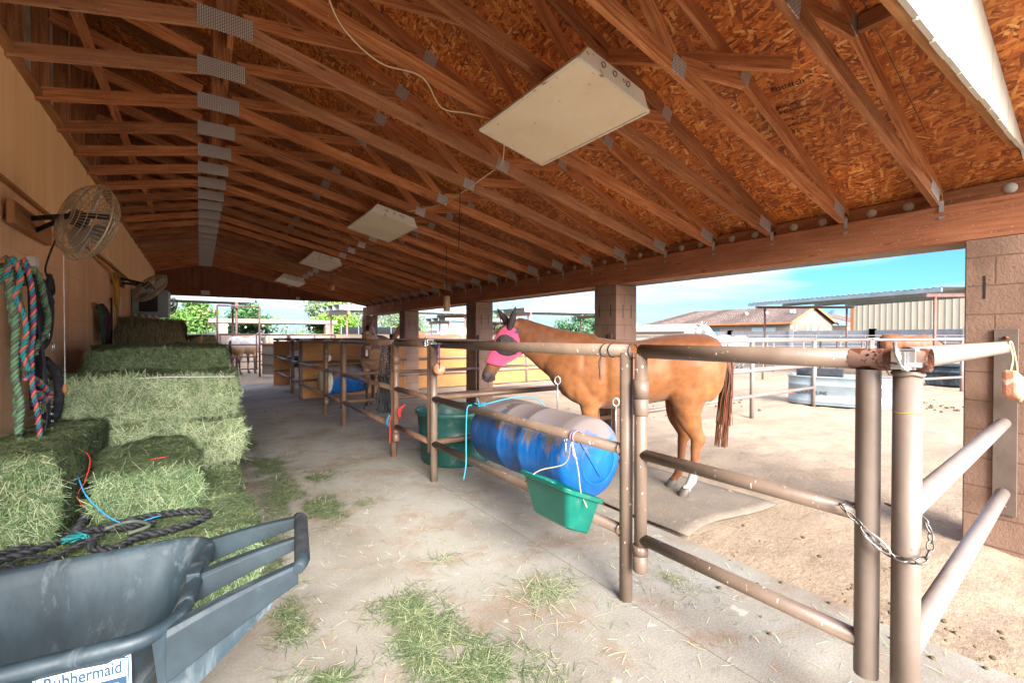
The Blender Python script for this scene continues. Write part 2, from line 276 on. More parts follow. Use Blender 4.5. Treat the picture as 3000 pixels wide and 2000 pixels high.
# ------------------------------------------------------------ mesh helpers
V = Vector
WM = {}
class MB:
    def __init__(s): s.v, s.f, s.uv, s.mi, s.c, s.sm = [], [], [], [], [], []
    def face(s, idx, uv=None, mi=0, sm=False): s.f.append(tuple(idx)); s.uv.append(uv); s.mi.append(mi); s.sm.append(sm)
    def prism8(s, p, mi=0, uvoff=None, lw=None):
        o = len(s.v); s.v += [V(q) for q in p]
        for f in ((0,3,2,1),(4,5,6,7),(0,1,5,4),(1,2,6,5),(2,3,7,6),(3,0,4,7)): s.face([o+i for i in f], None, mi)
        return s
    def box(s, a, b, mi=0):
        x0,y0,z0 = [min(a[i], b[i]) for i in range(3)]; x1,y1,z1 = [max(a[i], b[i]) for i in range(3)]
        return s.prism8([(x0,y0,z0),(x1,y0,z0),(x1,y1,z0),(x0,y1,z0),(x0,y0,z1),(x1,y0,z1),(x1,y1,z1),(x0,y1,z1)], mi)
    def beam(s, p, q, wd, ht, up=(0,0,1), mi=0):
        """bar from p to q; wd across, ht along 'up'; UV runs along the length"""
        p, q = V(p), V(q); d = (q-p); ln = d.length; d.normalize(); up = V(up); sd = d.cross(up); 
        if sd.length < 1e-4: sd = d.cross(V((1,0,0)))
        sd.normalize(); up = sd.cross(d).normalized(); a = sd*wd/2; b = up*ht/2
        o = len(s.v); r0 = random.random()*40; r1 = random.random()*40
        for c in (p, q):
            for i, j in ((-1,-1),(1,-1),(1,1),(-1,1)): s.v.append(c+a*i+b*j)
        per = [0, wd, wd+ht, 2*wd+ht, 2*wd+2*ht]
        for k in range(4):
            k2 = (k+1) % 4
            s.face([o+k, o+k2, o+4+k2, o+4+k], [(r0, r1+per[k]), (r0, r1+per[k+1]), (r0+ln, r1+per[k+1]), (r0+ln, r1+per[k])], mi)
        s.face([o+3,o+2,o+1,o], [(r0,r1),(r0,r1+wd),(r0+.02,r1+wd),(r0+.02,r1)], mi); s.face([o+4,o+5,o+6,o+7], [(r0,r1),(r0,r1+wd),(r0+.02,r1+wd),(r0+.02,r1)], mi)
        return s
    def tube(s, pts, r, n=10, cap=True, mi=0, col=None, flat=1.0):
        pts = [V(p) for p in pts]; m = len(pts); rs = r if isinstance(r, (list, tuple)) else [r]*m
        o = len(s.v); prev = None
        for i, p in enumerate(pts):
            t = (pts[min(i+1, m-1)]-pts[max(i-1, 0)]).normalized()
            if prev is None: a = t.cross(V((0,0,1)) if abs(t.z) < .9 else V((1,0,0))).normalized()
            else: a = (prev - t*prev.dot(t)); a = a.normalized() if a.length > 1e-6 else t.orthogonal().normalized()
            prev = a; b = t.cross(a)
            for k in range(n):
                an = 2*math.pi*k/n; s.v.append(p+a*math.cos(an)*rs[i]+b*math.sin(an)*rs[i]*flat)
                if col is not None: s.c.append(col)
        for i in range(m-1):
            for k in range(n):
                k2 = (k+1) % n; s.face([o+i*n+k, o+i*n+k2, o+(i+1)*n+k2, o+(i+1)*n+k], None, mi, True)
        if cap: s.face([o+k for k in range(n)][::-1], None, mi); s.face([o+(m-1)*n+k for k in range(n)], None, mi)
        return s
    def loft(s, rings, cap=True, mi=0, sm=True):
        o = len(s.v); n = len(rings[0])
        for r in rings: s.v += [V(p) for p in r]
        for i in range(len(rings)-1):
            for k in range(n):
                k2 = (k+1) % n; s.face([o+i*n+k, o+i*n+k2, o+(i+1)*n+k2, o+(i+1)*n+k], None, mi, sm)
        if cap: s.face([o+k for k in range(n)][::-1], None, mi); s.face([o+(len(rings)-1)*n+k for k in range(n)], None, mi)
        return s
    def lathe(s, prof, c=(0,0,0), ax=(0,0,1), n=24, mi=0, cap=False, sm=True):
        ax = V(ax).normalized(); a = ax.orthogonal().normalized(); b = ax.cross(a); c = V(c); rings = []
        for r, h in prof: rings.append([c+ax*h+a*math.cos(2*math.pi*k/n)*r+b*math.sin(2*math.pi*k/n)*r for k in range(n)])
        return s.loft(rings, cap, mi, sm)
    def quad(s, a, b, c, d, mi=0, col=None, uv=None):
        o = len(s.v); s.v += [V(a), V(b), V(c), V(d)]; s.face([o,o+1,o+2,o+3], uv, mi)
        if col is not None: s.c += [col]*4
        return s
    def ball(s, c, r, n=10, m=7, mi=0, sc3=(1,1,1)):
        c = V(c); prof = [[c+V((math.cos(2*math.pi*k/n)*math.sin(math.pi*i/m)*r*sc3[0], math.sin(2*math.pi*k/n)*math.sin(math.pi*i/m)*r*sc3[1], -math.cos(math.pi*i/m)*r*sc3[2])) for k in range(n)] for i in range(1, m)]
        return s.loft(prof, True, mi)
    def build(s, name, mt, parent=None, label=None, world=True):
        me = bpy.data.meshes.new(name); vv = s.v
        if parent is not None and world:
            iv = WM[parent.name].inverted(); vv = [iv @ q for q in vv]
        me.from_pydata([tuple(q) for q in vv], [], s.f)
        for m_ in (mt if isinstance(mt, (list, tuple)) else [mt]): me.materials.append(m_)
        me.polygons.foreach_set('material_index', s.mi); me.polygons.foreach_set('use_smooth', s.sm)
        if any(u is not None for u in s.uv):
            ul = me.uv_layers.new(name='UVMap'); k = 0; flatuv = []
            for f, u in zip(s.f, s.uv): flatuv += [c for q in (u or [(0,0)]*len(f)) for c in q]
            ul.data.foreach_set('uv', flatuv)
        if s.c and len(s.c) == len(s.v):
            ca = me.color_attributes.new('Col', 'FLOAT_COLOR', 'POINT'); ca.data.foreach_set('color', [x for c in s.c for x in (*c, 1)])
        me.update()
        o = bpy.data.objects.new(name, me); COL.objects.link(o)
        if parent is not None: o.parent = parent; WM[o.name] = WM[parent.name]
        else: WM[o.name] = Matrix()
        if label: o['label'] = label
        return o
def bev(o, wd=.006, seg=2):
    m = o.modifiers.new('bevel', 'BEVEL'); m.width = wd; m.segments = seg; m.limit_method = 'ANGLE'; m.angle_limit = R(40); return o
def thing(name, label, cat, loc=(0,0,0), rz=0, group=None, rot=None, scale=1):
    o = bpy.data.objects.new(name, None); COL.objects.link(o); o.location = loc; o.rotation_euler = rot or (0,0,rz); o.scale = (scale,)*3
    o.empty_display_size = .1
    o['label'] = label; o['category'] = cat
    if group: o['group'] = group
    WM[o.name] = Matrix.LocRotScale(V(loc), o.rotation_euler.to_quaternion(), V((scale,)*3)); return o
def tag(o, label=None, cat=None, group=None, kind=None):
    if label: o['label'] = label
    if cat: o['category'] = cat
    if group: o['group'] = group
    if kind: o['kind'] = kind
    return o
def struct(o, label=None, cat=None): o['kind'] = 'structure'; return tag(o, label, cat)
def lerp(a, b, t): return V(a).lerp(V(b), t)
def spline(pts, n=8):
    """Catmull-Rom through points"""
    pts = [V(p) for p in pts]; P = [pts[0]*2-pts[1]]+pts+[pts[-1]*2-pts[-2]]; out = []
    for i in range(1, len(P)-2):
        for k in range(n):
            t = k/n; a, b, c, d = P[i-1], P[i], P[i+1], P[i+2]
            out.append(.5*((2*b)+(c-a)*t+(2*a-5*b+4*c-d)*t*t+(3*b-a-3*c+d)*t**3))
    out.append(P[-2]); return out
def text_obj(body, name, mt, size, parent, mtx, extrude=.0006, label=None, bold=0):
    cu = bpy.data.curves.new(name, 'FONT'); cu.body = body; cu.size = size; cu.align_x = 'CENTER'; cu.align_y = 'CENTER'; cu.extrude = extrude; cu.offset = bold
    t = bpy.data.objects.new('tmp', cu); COL.objects.link(t); dg = bpy.context.evaluated_depsgraph_get()
    me = bpy.data.meshes.new_from_object(t.evaluated_get(dg)); bpy.data.objects.remove(t)
    me.name = name; me.materials.clear(); me.materials.append(mt)
    me.transform((WM[parent.name].inverted() if parent else Matrix()) @ mtx)
    o = bpy.data.objects.new(name, me); COL.objects.link(o)
    if parent: o.parent = parent; WM[o.name] = WM[parent.name]
    return o
def frame_m(o, x, y):
    x = V(x).normalized(); y = V(y); z = x.cross(y).normalized(); y = z.cross(x)
    return Matrix(((x[0], y[0], z[0], o[0]), (x[1], y[1], z[1], o[1]), (x[2], y[2], z[2], o[2]), (0,0,0,1)))

# ------------------------------------------------------------ ground
def ground():
    mb = MB(); xs = []; x = -60.
    def axis(lo, hi, dense):  # non-uniform grid
        a = []; t = lo
        while t < hi:
            a.append(t); dd = max(0, dense[0]-t, t-dense[1]); t += .09+dd*.09
        a.append(hi); return a
    ax, ay = axis(-400, 420, (2.5, 7)), axis(-300, 480, (.3, 7)); nx = len(ax)
    for yy in ay:
        for xx in ax:
            z = -.025
            if -3 < xx < 40 and -3 < yy < 40:
                k = .5 if xx < 3.0 and yy < 16.2 else 1
                z += .035*noise.noise(V((xx*1.1, yy*1.1, 0)))*k + .028*noise.noise(V((xx*3.3, yy*3.3, 3)))*k + (.02*noise.noise(V((xx*6, yy*6, 3))) if xx > 2.9 else 0)
            if xx < 2.9 and yy < 16.3: z = min(z, -.04)
            mb.v.append(V((xx, yy, z)))
    for j in range(len(ay)-1):
        for i in range(nx-1): mb.face([j*nx+i, j*nx+i+1, (j+1)*nx+i+1, (j+1)*nx+i], None, 0, True)
    struct(mb.build('ground', M['sand']))
ground()
fl = MB(); fl.box((-.97, -4, -.12), (2.86, 15.9, 0)); struct(bev(fl.build('floor', M['concrete']), .01))
# sandy hills far away
def hill(name, pts, d0, z0, label):
    pass
def hills():
    mb = MB()
    # silhouettes as real ridges: (bearing from +Y deg, height) at distance ~2600 m
    def ridge(b0, b1, D, hmax, seed, depth=500):
        n = 60
        rows = []
        for j in range(6):
            dd = D + depth*(j/5); row = []
            for i in range(n+1):
                t = i/n; b = R(b0+(b1-b0)*t); env = math.sin(math.pi*min(1, max(0, t)))**.7
                h = hmax*env*(.55+.45*noise.noise(V((t*7+seed, j*.35, 0)))+.12*noise.noise(V((t*26+seed, j, 0))))
                h *= (0, .35, .75, 1, .8, .1)[j]
                row.append((dd*math.sin(b), dd*math.cos(b), h-3))
            rows.append(row)
        o = len(mb.v)
        for r in rows: mb.v.extend(V(p) for p in r)
        for j in range(5):
            for i in range(n): k = o+j*(n+1)+i; mb.face([k, k+1, k+n+2, k+n+1], None, 0, True)
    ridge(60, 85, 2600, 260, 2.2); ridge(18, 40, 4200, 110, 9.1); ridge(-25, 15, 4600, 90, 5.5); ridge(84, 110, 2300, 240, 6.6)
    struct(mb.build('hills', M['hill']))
hills()

# ------------------------------------------------------------ the barn
XW, XB = -.97, 4.5          # inner wall face, beam line
Y0, Y1 = -.2, 15.25         # (the near gable hangs at Y=.55)
YG = .55
SL = .385
def ztop(x): return 2.535 + SL*(4.62-x)       # underside of roof deck
def zbot(x): return 3.43-.224*abs(x-.15)  # centre line of the bottom chord
barn = thing('horse_barn', 'open-sided shed-row barn with exposed brown trusses, strand board roof and block pillars', 'barn', (0,0,0))
mb = MB(); mb.box((XW-.2, -.6, -.05), (XW, 15.3, 2.385)); mb.build('block_wall', M['wallblock'], barn)
# lower siding above the block wall: real planks with grooves
mb = MB(); y = -.6; k = 0
while y < 15.28:
    wd = .2 if k % 6 else .2
    gap = .012 if k % 6 == 0 else .005
    mb.box((XW-.06, y, 2.37), (XW+.016, min(y+wd-gap, 15.28), 3.17)); mb.box((XW-.06, y+wd-gap, 2.37), (XW+.006, y+wd, 3.17)); y += wd; k += 1
mb.build('wall_siding', M['siding_in'], barn)
mb = MB(); mb.beam((XW+.028, -.6, 3.185), (XW+.028, 15.2, 3.185), .06, .045); mb.beam((XW+.02, -.6, 2.378), (XW+.02, 15.2, 2.378), .03, .02); mb.build('trim_board', M['wood'], barn)
# cream boards higher up
mb = MB(); y = -.6
while y < 15.2: mb.box((XW-.12, y, 3.16), (XW-.04, y+.395, ztop(XW)-.0)); mb.box((XW-.12, y+.395, 3.16), (XW-.05, y+.4, ztop(XW))); y += .4
mb.build('upper_wall_siding', M['siding_cream'], barn)
# roof deck (OSB) + metal on top ; ridge beyond the wall
XR = -1.6; ZR = ztop(XR)
mb = MB()
# deck in sheets 1.22 x 2.44 with small gaps
xx = 5.15; row = 0
while xx > XR+.01:
    xn = max(XR, xx-1.19); yy = -.3 - (1.2 if row % 2 else 0)
    while yy < 15.6:
        ya, yb = max(yy+.002, -.3), min(yy+2.436, 15.6)
        if yb > ya:
            mb.prism8([(xx-.002, ya, ztop(xx)), (xx-.002, yb, ztop(xx)), (xn+.002, yb, ztop(xn)), (xn+.002, ya, ztop(xn)), (xx-.002, ya, ztop(xx)+.012), (xx-.002, yb, ztop(xx)+.012), (xn+.002, yb, ztop(xn)+.012), (xn+.002, ya, ztop(xn)+.012)])
        yy += 2.44
    xx = xn; row += 1
mb.build('roof_deck', M['osb'], barn)
mb = MB(); mb.prism8([(5.2, -.35, ztop(5.2)+.016), (5.2, 15.65, ztop(5.2)+.016), (XR, 15.65, ZR+.016), (XR, -.35, ZR+.016), (5.2, -.35, ztop(5.2)+.06), (5.2, 15.65, ztop(5.2)+.06), (XR, 15.65, ZR+.06), (XR, -.35, ZR+.06)])
mb.prism8([(XR-.001, -.35, ZR+.016), (XR-.001, 15.65, ZR+.016), (-8, 15.65, 2.5), (-8, -.35, 2.5), (XR-.001, -.35, ZR+.06), (XR-.001, 15.65, ZR+.06), (-8, 15.65, 2.56), (-8, -.35, 2.56)])
mb.build('roof_covering', M['enamel'], barn)
mb = MB(); mb.box((-7.5, -.3, -.05), (-7.3, 15.3, 2.5)); mb.prism8([(-7.5,15.1,-.05),(XW-.21,15.1,-.05),(XW-.21,15.28,-.05),(-7.5,15.28,-.05),(-7.5,15.1,2.5),(XW-.21,15.1,4.6),(XW-.21,15.28,4.6),(-7.5,15.28,2.5)])
mb.prism8([(-7.5,-.3,-.05),(XW-.21,-.3,-.05),(XW-.21,-.1,-.05),(-7.5,-.1,-.05),(-7.5,-.3,2.5),(XW-.21,-.3,4.6),(XW-.21,-.1,4.6),(-7.5,-.1,2.5)]); mb.build('unseen_outer_wall', M['stucco'], barn)  # unseen walls added to close the left side against light leaks
# main beam
ZB0, ZB1 = 2.13, 2.405
for ya, yb in ((-.3, 4.30), (4.304, 11.70), (11.704, 15.35)):
    mb = MB(); mb.beam((XB+.07, ya, (ZB0+ZB1)/2), (XB+.07, yb, (ZB0+ZB1)/2), .13, ZB1-ZB0); bev(mb.build('beam', M['beam'], barn), .004)
mb = MB(); mb.beam((XB+.34, -.3, 2.185), (XB+.34, 15.4, 2.185), .02, .13); mb.beam((4.78, -.3, 2.22), (4.78, 15.4, 2.22), .3, .012, (0,0,1)); mb.beam((5.16, -.3, ztop(5.16)-.07), (5.16, 15.6, ztop(5.16)-.07), .03, .16)
mb.build('fascia', M['siding_cream'], barn)
# pillars
for ya in (.45, 4.14, 7.81, 11.58, 15.02):
    mb = MB(); mb.box((XB, ya, -.1), (XB+.4, ya+.4, ZB0-.003)); 
    o = mb.build('pillar', M['pillarblock'], barn); bev(o, .008)
    for dx in (.13, .29): mb = MB(); mb.box((XB+dx-.006, ya-.002, 1.69), (XB+dx+.006, ya+.01, 1.87)); mb.build('slot', M['black'], barn)
    for dy in (.1, .3): mb = MB(); mb.box((XB-.002, ya+dy-.006, 1.71), (XB+.01, ya+dy+.006, 1.87)); mb.build('slot', M['black'], barn)
# trusses
def plate_box(mb, x, z, y, wx, hz, rot=0):
    c, s_ = math.cos(rot), math.sin(rot); P = []
    for yy in (y-.0017, y+.0012):
        for i, j in ((-1,-1),(1,-1),(1,1),(-1,1)): P.append((x+(i*wx*c-j*hz*s_)/2, yy, z+(i*wx*s_+j*hz*c)/2))
    o = len(mb.v); mb.v += [V(p) for p in P]
    for f in ((0,1,2,3),(7,6,5,4),(0,4,5,1),(1,5,6,2),(2,6,7,3),(3,7,4,0)): mb.face([o+i for i in f])
T = .038
A = (.15, 3.42); TN = (1.54, ztop(1.54)-.05); TN2 = (2.93, ztop(2.93)-.05); BN = (2.23, zbot(2.23)); ang = -math.atan(.228)
ys = [3.41-.6*k for k in range(4, 0, -1)] + [3.41+.607*k for k in range(0, 20)]
for n_, y in enumerate(ys):
    st = 'truss' if random.random() < .62 else ('truss_b' if random.random() < .55 else 'truss_d')
    e = bpy.data.objects.new('roof_truss', None); COL.objects.link(e); e.parent = barn; e.location = (0, y, 0); WM[e.name] = Matrix.Translation((0, y, 0)); e.empty_display_size = .1
    h = .09
    m1 = MB(); m1.beam((XW+.01, y, zbot(XW)), (A[0], y, zbot(A[0])-.0), T, h); m1.beam((A[0], y, zbot(A[0])), (4.56, y, zbot(4.56)), T, h); m1.build('bottom_chord', M[st], e)
    m2 = MB(); m2.beam((XR, y, ztop(XR)-.047), (5.12, y, ztop(5.12)-.047), T, h); m2.build('top_chord', M[random.choice(('truss', 'truss_d', 'truss_d'))], e)
    m3 = MB(); yy = y+.0
    for p, q in (((XW+.1, 3.76), (A[0]-.12, A[1]+.08)), ((A[0]+.1, A[1]+.05), (TN[0], TN[1]-.03)), ((TN[0]+.02, TN[1]-.05), (BN[0]-.03, BN[1]+.05)), ((BN[0]+.03, BN[1]+.03), (TN2[0], TN2[1]-.03))):
        m3.beam((p[0], yy, p[1]), (q[0], yy, q[1]), T-.004, h-.012)
    m3.build('web', M[random.choice(('truss', 'truss_d', 'truss'))], e)
    m4 = MB(); m4.beam((A[0], y, A[1]+.04), (A[0], y, ztop(A[0])-.1), T-.006, .1, (1,0,0)); m4.build('king_post', M['truss_d'], e)
    m5 = MB(); m5.beam((XW+.045, y, zbot(XW)-.04), (XW+.045, y, ztop(XW)-.1), T-.002, .09, (1,0,0)); m5.build('wall_post', M['truss_d'], e)
    m6 = MB(); yf = y-T/2-.0015; plate_box(m6, A[0], A[1]-.005, yf, .30, .13); m6.build('nail_plate', M['plate'], e)
    for (x, z), wx, hz, rt in ((TN, .11, .13, -.36), (TN2, .1, .1, -.36), (BN, .12, .1, ang)):
        m6 = MB(); plate_box(m6, x, z-.0, yf, wx, hz, rt); m6.build('nail_plate', M['plate'], e)
    m6 = MB(); plate_box(m6, 4.40, zbot(4.4)+.03, yf, .2, .1, -.29); m6.build('nail_plate', M['plate'], e)
    m7 = MB(); m7.box((XB-.004, y-.045, 2.36), (XB+.003, y-.019, 2.44)); m7.quad((XB-.004, y-.055, 2.33), (XB-.004, y-.018, 2.33), (XB-.004, y-.018, 2.31), (XB-.004, y-.04, 2.31)); m7.build('hurricane_clip', M['galv'], e)
# blocking with round vents between trusses
allY = [-.2] + ys + [15.25]
for a, b in zip(allY[:-1], allY[1:]):
    if b-a < .2: continue
    mb = MB(); mb.beam((XB+.115, a+.02, 2.465), (XB+.115, b-.02, 2.465), .038, .12); o = mb.build('blocking', M['truss_d'], barn)
    for t in (.3, .7):
        m2 = MB(); m2.lathe([(.0, -.003), (.036, -.003), (.036, .004), (.0, .004)], (XB+.096, a+(b-a)*t, 2.466), (-1,0,0), 16); m2.build('vent', M['wood'] if False else M['siding_cream'], o)  # pale disc: daylight through the vent hole put into its colour
# purlin-like braces
mb = MB(); mb.beam((.2, 2.0, 3.63), (.2, 15.1, 3.63), .04, .09)
mb.beam((XW+.3, 3.1, 3.62), (XW+.42, 8.5, 3.3), .04, .09); mb.beam((2.9, 1.3, ztop(2.9)-.14), (2.2, 2.1, ztop(2.2)-.2), .04, .08)
mb.build('brace', M['truss'], barn)
mb = MB(); mb.beam((2.95, .6, ztop(2.95)-.045), (2.95, .98, ztop(2.95)-.045), .038, .085, (0,0,1)); mb.build('roof_block', M['truss_d'], barn)
# gables: near (outside face seen) and far (inside face seen)
def gable(y, zb, face, inner, nm, x0, x1):
    mb = MB(); x = x0
    while x < x1-.001:
        xn = min(x+.2, x1); g = .008; j = random.uniform(-.012, .012)
        mb.prism8([(x, y, zb+j), (xn-g, y, zb+j), (xn-g, y+.02, zb+j), (x, y+.02, zb+j), (x, y, ztop(x)-.002), (xn-g, y, ztop(xn-g)-.002), (xn-g, y+.02, ztop(xn-g)-.002), (x, y+.02, ztop(x)-.002)])
        mb.prism8([(xn-g, y+.007, zb), (xn, y+.007, zb), (xn, y+.02, zb), (xn-g, y+.02, zb), (xn-g, y+.007, ztop(xn)-.002), (xn, y+.007, ztop(xn)-.002), (xn, y+.02, ztop(xn)-.002), (xn-g, y+.02, ztop(xn)-.002)])
        x = xn
    mb.build(nm, face, barn)
gable(YG, 2.635, M['siding_cream'], None, 'near_gable_siding', XW, 5.1)
mb = MB(); mb.beam((XW, YG+.042, 2.70), (5.0, YG+.042, 2.70), .04, .09); mb.build('near_gable_board', M['wood'], barn)
gable(15.3, 2.56, M['siding_brown'], None, 'far_gable_siding', XW-.2, 5.1)
mb = MB(); mb.beam((XW, 15.27, 2.60), (4.5, 15.27, 2.60), .045, .1); 
for p, q in (((.15, 2.68), (-.9, 3.05)), ((.15, 2.68), (2.0, 3.3)), ((2.4, 3.2), (4.0, 2.66))): mb.beam((p[0], 15.268, p[1]), (q[0], 15.268, q[1]), .04, .085)
x = -.75
while x < 4.4: mb.beam((x, 15.284, 2.65), (x, 15.284, ztop(x)-.06), .03, .06, (1,0,0)); x += .61
mb.build('far_gable_frame', M['header'], barn)
mb = MB(); plate_box(mb, .15, 2.66, 15.245, .2, .12); mb.build('nail_plate', M['plate'], barn); mb = MB(); plate_box(mb, 2.5, 2.6, 15.245, .1, .1); mb.build('nail_plate', M['plate'], barn)
# ink stamps on the deck
def deck_m(x, y): return frame_m((x, y, ztop(x)-.0015), (-.30, .91, 0.3*SL), (-1, -.3, SL)) 
for body, x, y, s_ in (('Potlatch', 3.18, 1.45, .06), ('STURD-I-FLOOR', 3.27, 1.50, .035), ('EXPOSURE 1', 3.33, 1.52, .03), ('RATED SHEATHING', 3.38, 1.53, .03), ('24/16  7/16 INCH', 3.45, 1.56, .035), ('SIZED FOR SPACING', 3.51, 1.58, .03), ('15/32', 3.57, 1.6, .05)):
    if body in ('STURD-I-FLOOR',): continue
    mt_ = frame_m((x, y, ztop(x)-.003), (.12, -1, -.12*SL), (-1, -.12, SL)); zz_ = mt_.col[2]
    if zz_[2] > 0: mt_ = frame_m((x, y, ztop(x)-.003), (-.12, 1, .12*SL), (-1, -.12, SL))
    text_obj(body, 'ink_stamp', M['osbink'], s_, barn, mt_)

# ------------------------------------------------------------ pipe fences and gates
XF = 1.93; ZR3 = (.375, .825, 1.37)
def rails(p, q, name, m, parent, zs=ZR3, rs=(.032, .032, .036), n=12):
    for z, r in zip(zs, rs):
        mb = MB(); mb.tube([(p[0], p[1], z), (q[0], q[1], z)], r, n); mb.build(name, m, parent)
def post(x, y, z0, z1, r, m, parent, name='post', n=14):
    mb = MB(); mb.tube([(x, y, z0), (x, y, z1)], r, n); return mb.build(name, m, parent)
def weld(mb, x, y, z, r, ax, rr=.007):
    pts = []
    for k in range(13):
        a = 2*math.pi*k/12; pts.append((x, y+math.cos(a)*r, z+math.sin(a)*r) if ax == 'x' else (x+math.cos(a)*r, y, z+math.sin(a)*r))
    mb.tube(pts, rr, 6, False)
FR = 'welded pipe panels along the aisle'
def front_panel(ya, yb, m, label, ends=(1, 1)):
    t = thing('pipe_fence_panel', label, 'fence panel', (XF, ya, 0), 0, FR)
    rails((XF, ya), (XF, yb), 'rail', m, t)
    for y, e in zip((ya, yb), ends):
        if e: post(XF, y, -.05, 1.36, .036, m, t)
    mb = MB()
    for z in ZR3[:2]: weld(mb, XF, ya+.036, z, .033, 'y')
    mb.build('weld_bead', m, t); return t
front_panel(1.70, 4.19, M['pipe'], 'near brown pipe panel that the blue barrel is tied to')
front_panel(5.33, 7.62, M['pipe_dark'], 'brown pipe panel in front of the dark bay horse')
front_panel(8.95, 11.42, M['pipe_dark'], 'dark pipe panel crossing the blue and white barrel')
front_panel(12.6, 15.2, M['pipe_dark'], 'farthest aisle pipe panel beside the hanging green feeder')
GR = 'stall gates along the aisle'
def gate(yh, yl, m, label, big=False):
    """hinge at yh, latch pipe at yl; both stiles hang clear of the floor"""
    t = thing('stall_gate', label, 'gate', (XF, yh, 0), 0, GR); s_ = 1 if yl > yh else -1
    rails((XF, yh), (XF, yl), 'rail', m, t, ZR3, (.03, .03, .036))
    post(XF, yh, .22, 1.36, .034, m, t, 'hinge_stile'); 
    if not big: post(XF, yl, .27, 1.36, .03, m, t, 'latch_stile')
    for za, zb in ((1.12, 1.22), (.29, .34)):
        mb = MB(); mb.tube([(XF, yh, za), (XF, yh, zb)], .041, 16); mb.tube([(XF, yh, za-.09), (XF, yh, za-.085), (XF, yh, za-.002), (XF, yh, za)], [.036, .04, .04, .036], 16); mb.build('hinge_sleeve', m, t)
    return t
g1 = gate(1.60, .63, M['pipe'], 'nearest stall gate of brown pipe, chained at its thick latch post', True)
mb = MB(); mb.tube([(XF, .605, .262), (XF, .605, 1.335)], .0365, 24, False); mb.tube([(XF, .605, .264), (XF, .605, 1.33)], .0325, 24, False); mb.build('latch_stile', M['pipe_big'], g1)
# top rail overshoot with coped, open, burnt end
mb = MB(); mb.tube([(XF, .655, 1.37), (XF, .548, 1.37)], .0372, 20, False); mb.tube([(XF, .56, 1.37), (XF, .549, 1.37)], .033, 20, False); mb.build('open_rail_end', M['rustpipe'], g1)
mb = MB()
for k in range(14):
    a = random.uniform(.4, 2.7) ; mb.ball((XF-.036*math.sin(a)-.0, random.uniform(.57, .61), 1.37-.038*math.cos(a)+random.uniform(-.01, .01)), random.uniform(.003, .006), 6, 4)
mb.build('weld_bead', M['rust'], g1)
gate(5.25, 4.28, M['pipe_dark'], 'second stall gate, latched beside the hanging salt block')
gate(8.86, 7.72, M['pipe_dark'], 'third stall gate, in front of the white end of the dark barrel')
gate(12.5, 11.52, M['pipe_dark'], 'fourth and farthest stall gate near the plywood end')
# latches
def latch(y, z, lab):
    t = thing('gate_latch', lab, 'latch', (XF, y, z)); m = M['chrome']
    mb = MB(); mb.box((XF-.052, y-.035, z-.028), (XF-.044, y+.03, z+.036)); mb.box((XF-.052, y-.035, z+.03), (XF+.02, y+.03, z+.04)); bev(mb.build('bracket', m, t), .002)
    mb = MB(); mb.tube([(XF-.05, y+.02, z+.06), (XF-.062, y+.012, z+.02), (XF-.066, y-.005, z-.02), (XF-.058, y-.02, z-.03)], .006, 8); mb.box((XF-.07, y-.012, z-.03), (XF-.06, y-.004, z+.03)); mb.build('lever', m, t)
    mb = MB(); mb.tube([(XF-.05, y+.03, z-.012), (XF-.05, y-.05, z-.012)], .008, 10); mb.build('bolt', m, t)
latch(.50, 1.37, 'zinc latch on the thick gate post nearest the camera'); latch(4.26, 1.38, 'small zinc slide latch beside the salt block on purple rope')
# side panel of the near stall: from the second thick post to the pillar plate
t = thing('side_panel', 'light taupe pipe panel running from the thick post to the block pillar', 'fence panel', (XF, .5, 0))
E2 = (4.42, .64)
for z, r in zip((.40, .87, 1.375), (.036, .036, .04)):
    mb = MB(); mb.tube([(XF+.03 if z < 1 else XF+.0, .502, z), (E2[0], E2[1], z)], r, 18, z < 1); mb.build('rail', M['pipe_light'], t)
mb = MB(); mb.tube([(XF, .498, -.2), (XF, .498, 1.335)], .039, 26); mb.build('post', M['pipe_big'], t)
mb = MB(); mb.tube([(XF-.0, .555, 1.372), (XF+.0, .44, 1.372)], .038, 20, False); mb.tube([(XF, .553, 1.372), (XF, .442, 1.372)], .034, 20, False); mb.build('coped_rail_end', M['rustpipe'], t)
for z in (1.325, 1.20): 
    mb = MB(); mb.tube([(XF+.0393*math.cos(a*math.pi/12), .498+.0393*math.sin(a*math.pi/12), z+.003*math.sin(a)) for a in range(25)], .007 if z > 1.3 else .0015, 6, False); mb.build('weld_bead', M['pipe_big'] if z > 1.3 else M['cable'], t)
mb = MB(); mb.box((4.36, .60, .30), (4.497, .69, 1.52)) if False else mb.box((4.485, .585, .24), (4.497, .70, 1.50)); o = mb.build('mount_plate', M['pipe_big'], t); bev(o, .002)
mb = MB(); 
for z in (1.44, .30): mb.lathe([(0, 0), (.013, 0), (.013, .012), (0, .012)], (4.484, .642, z), (-1, 0, 0), 6)
mb.build('bolt', M['rust'], t)
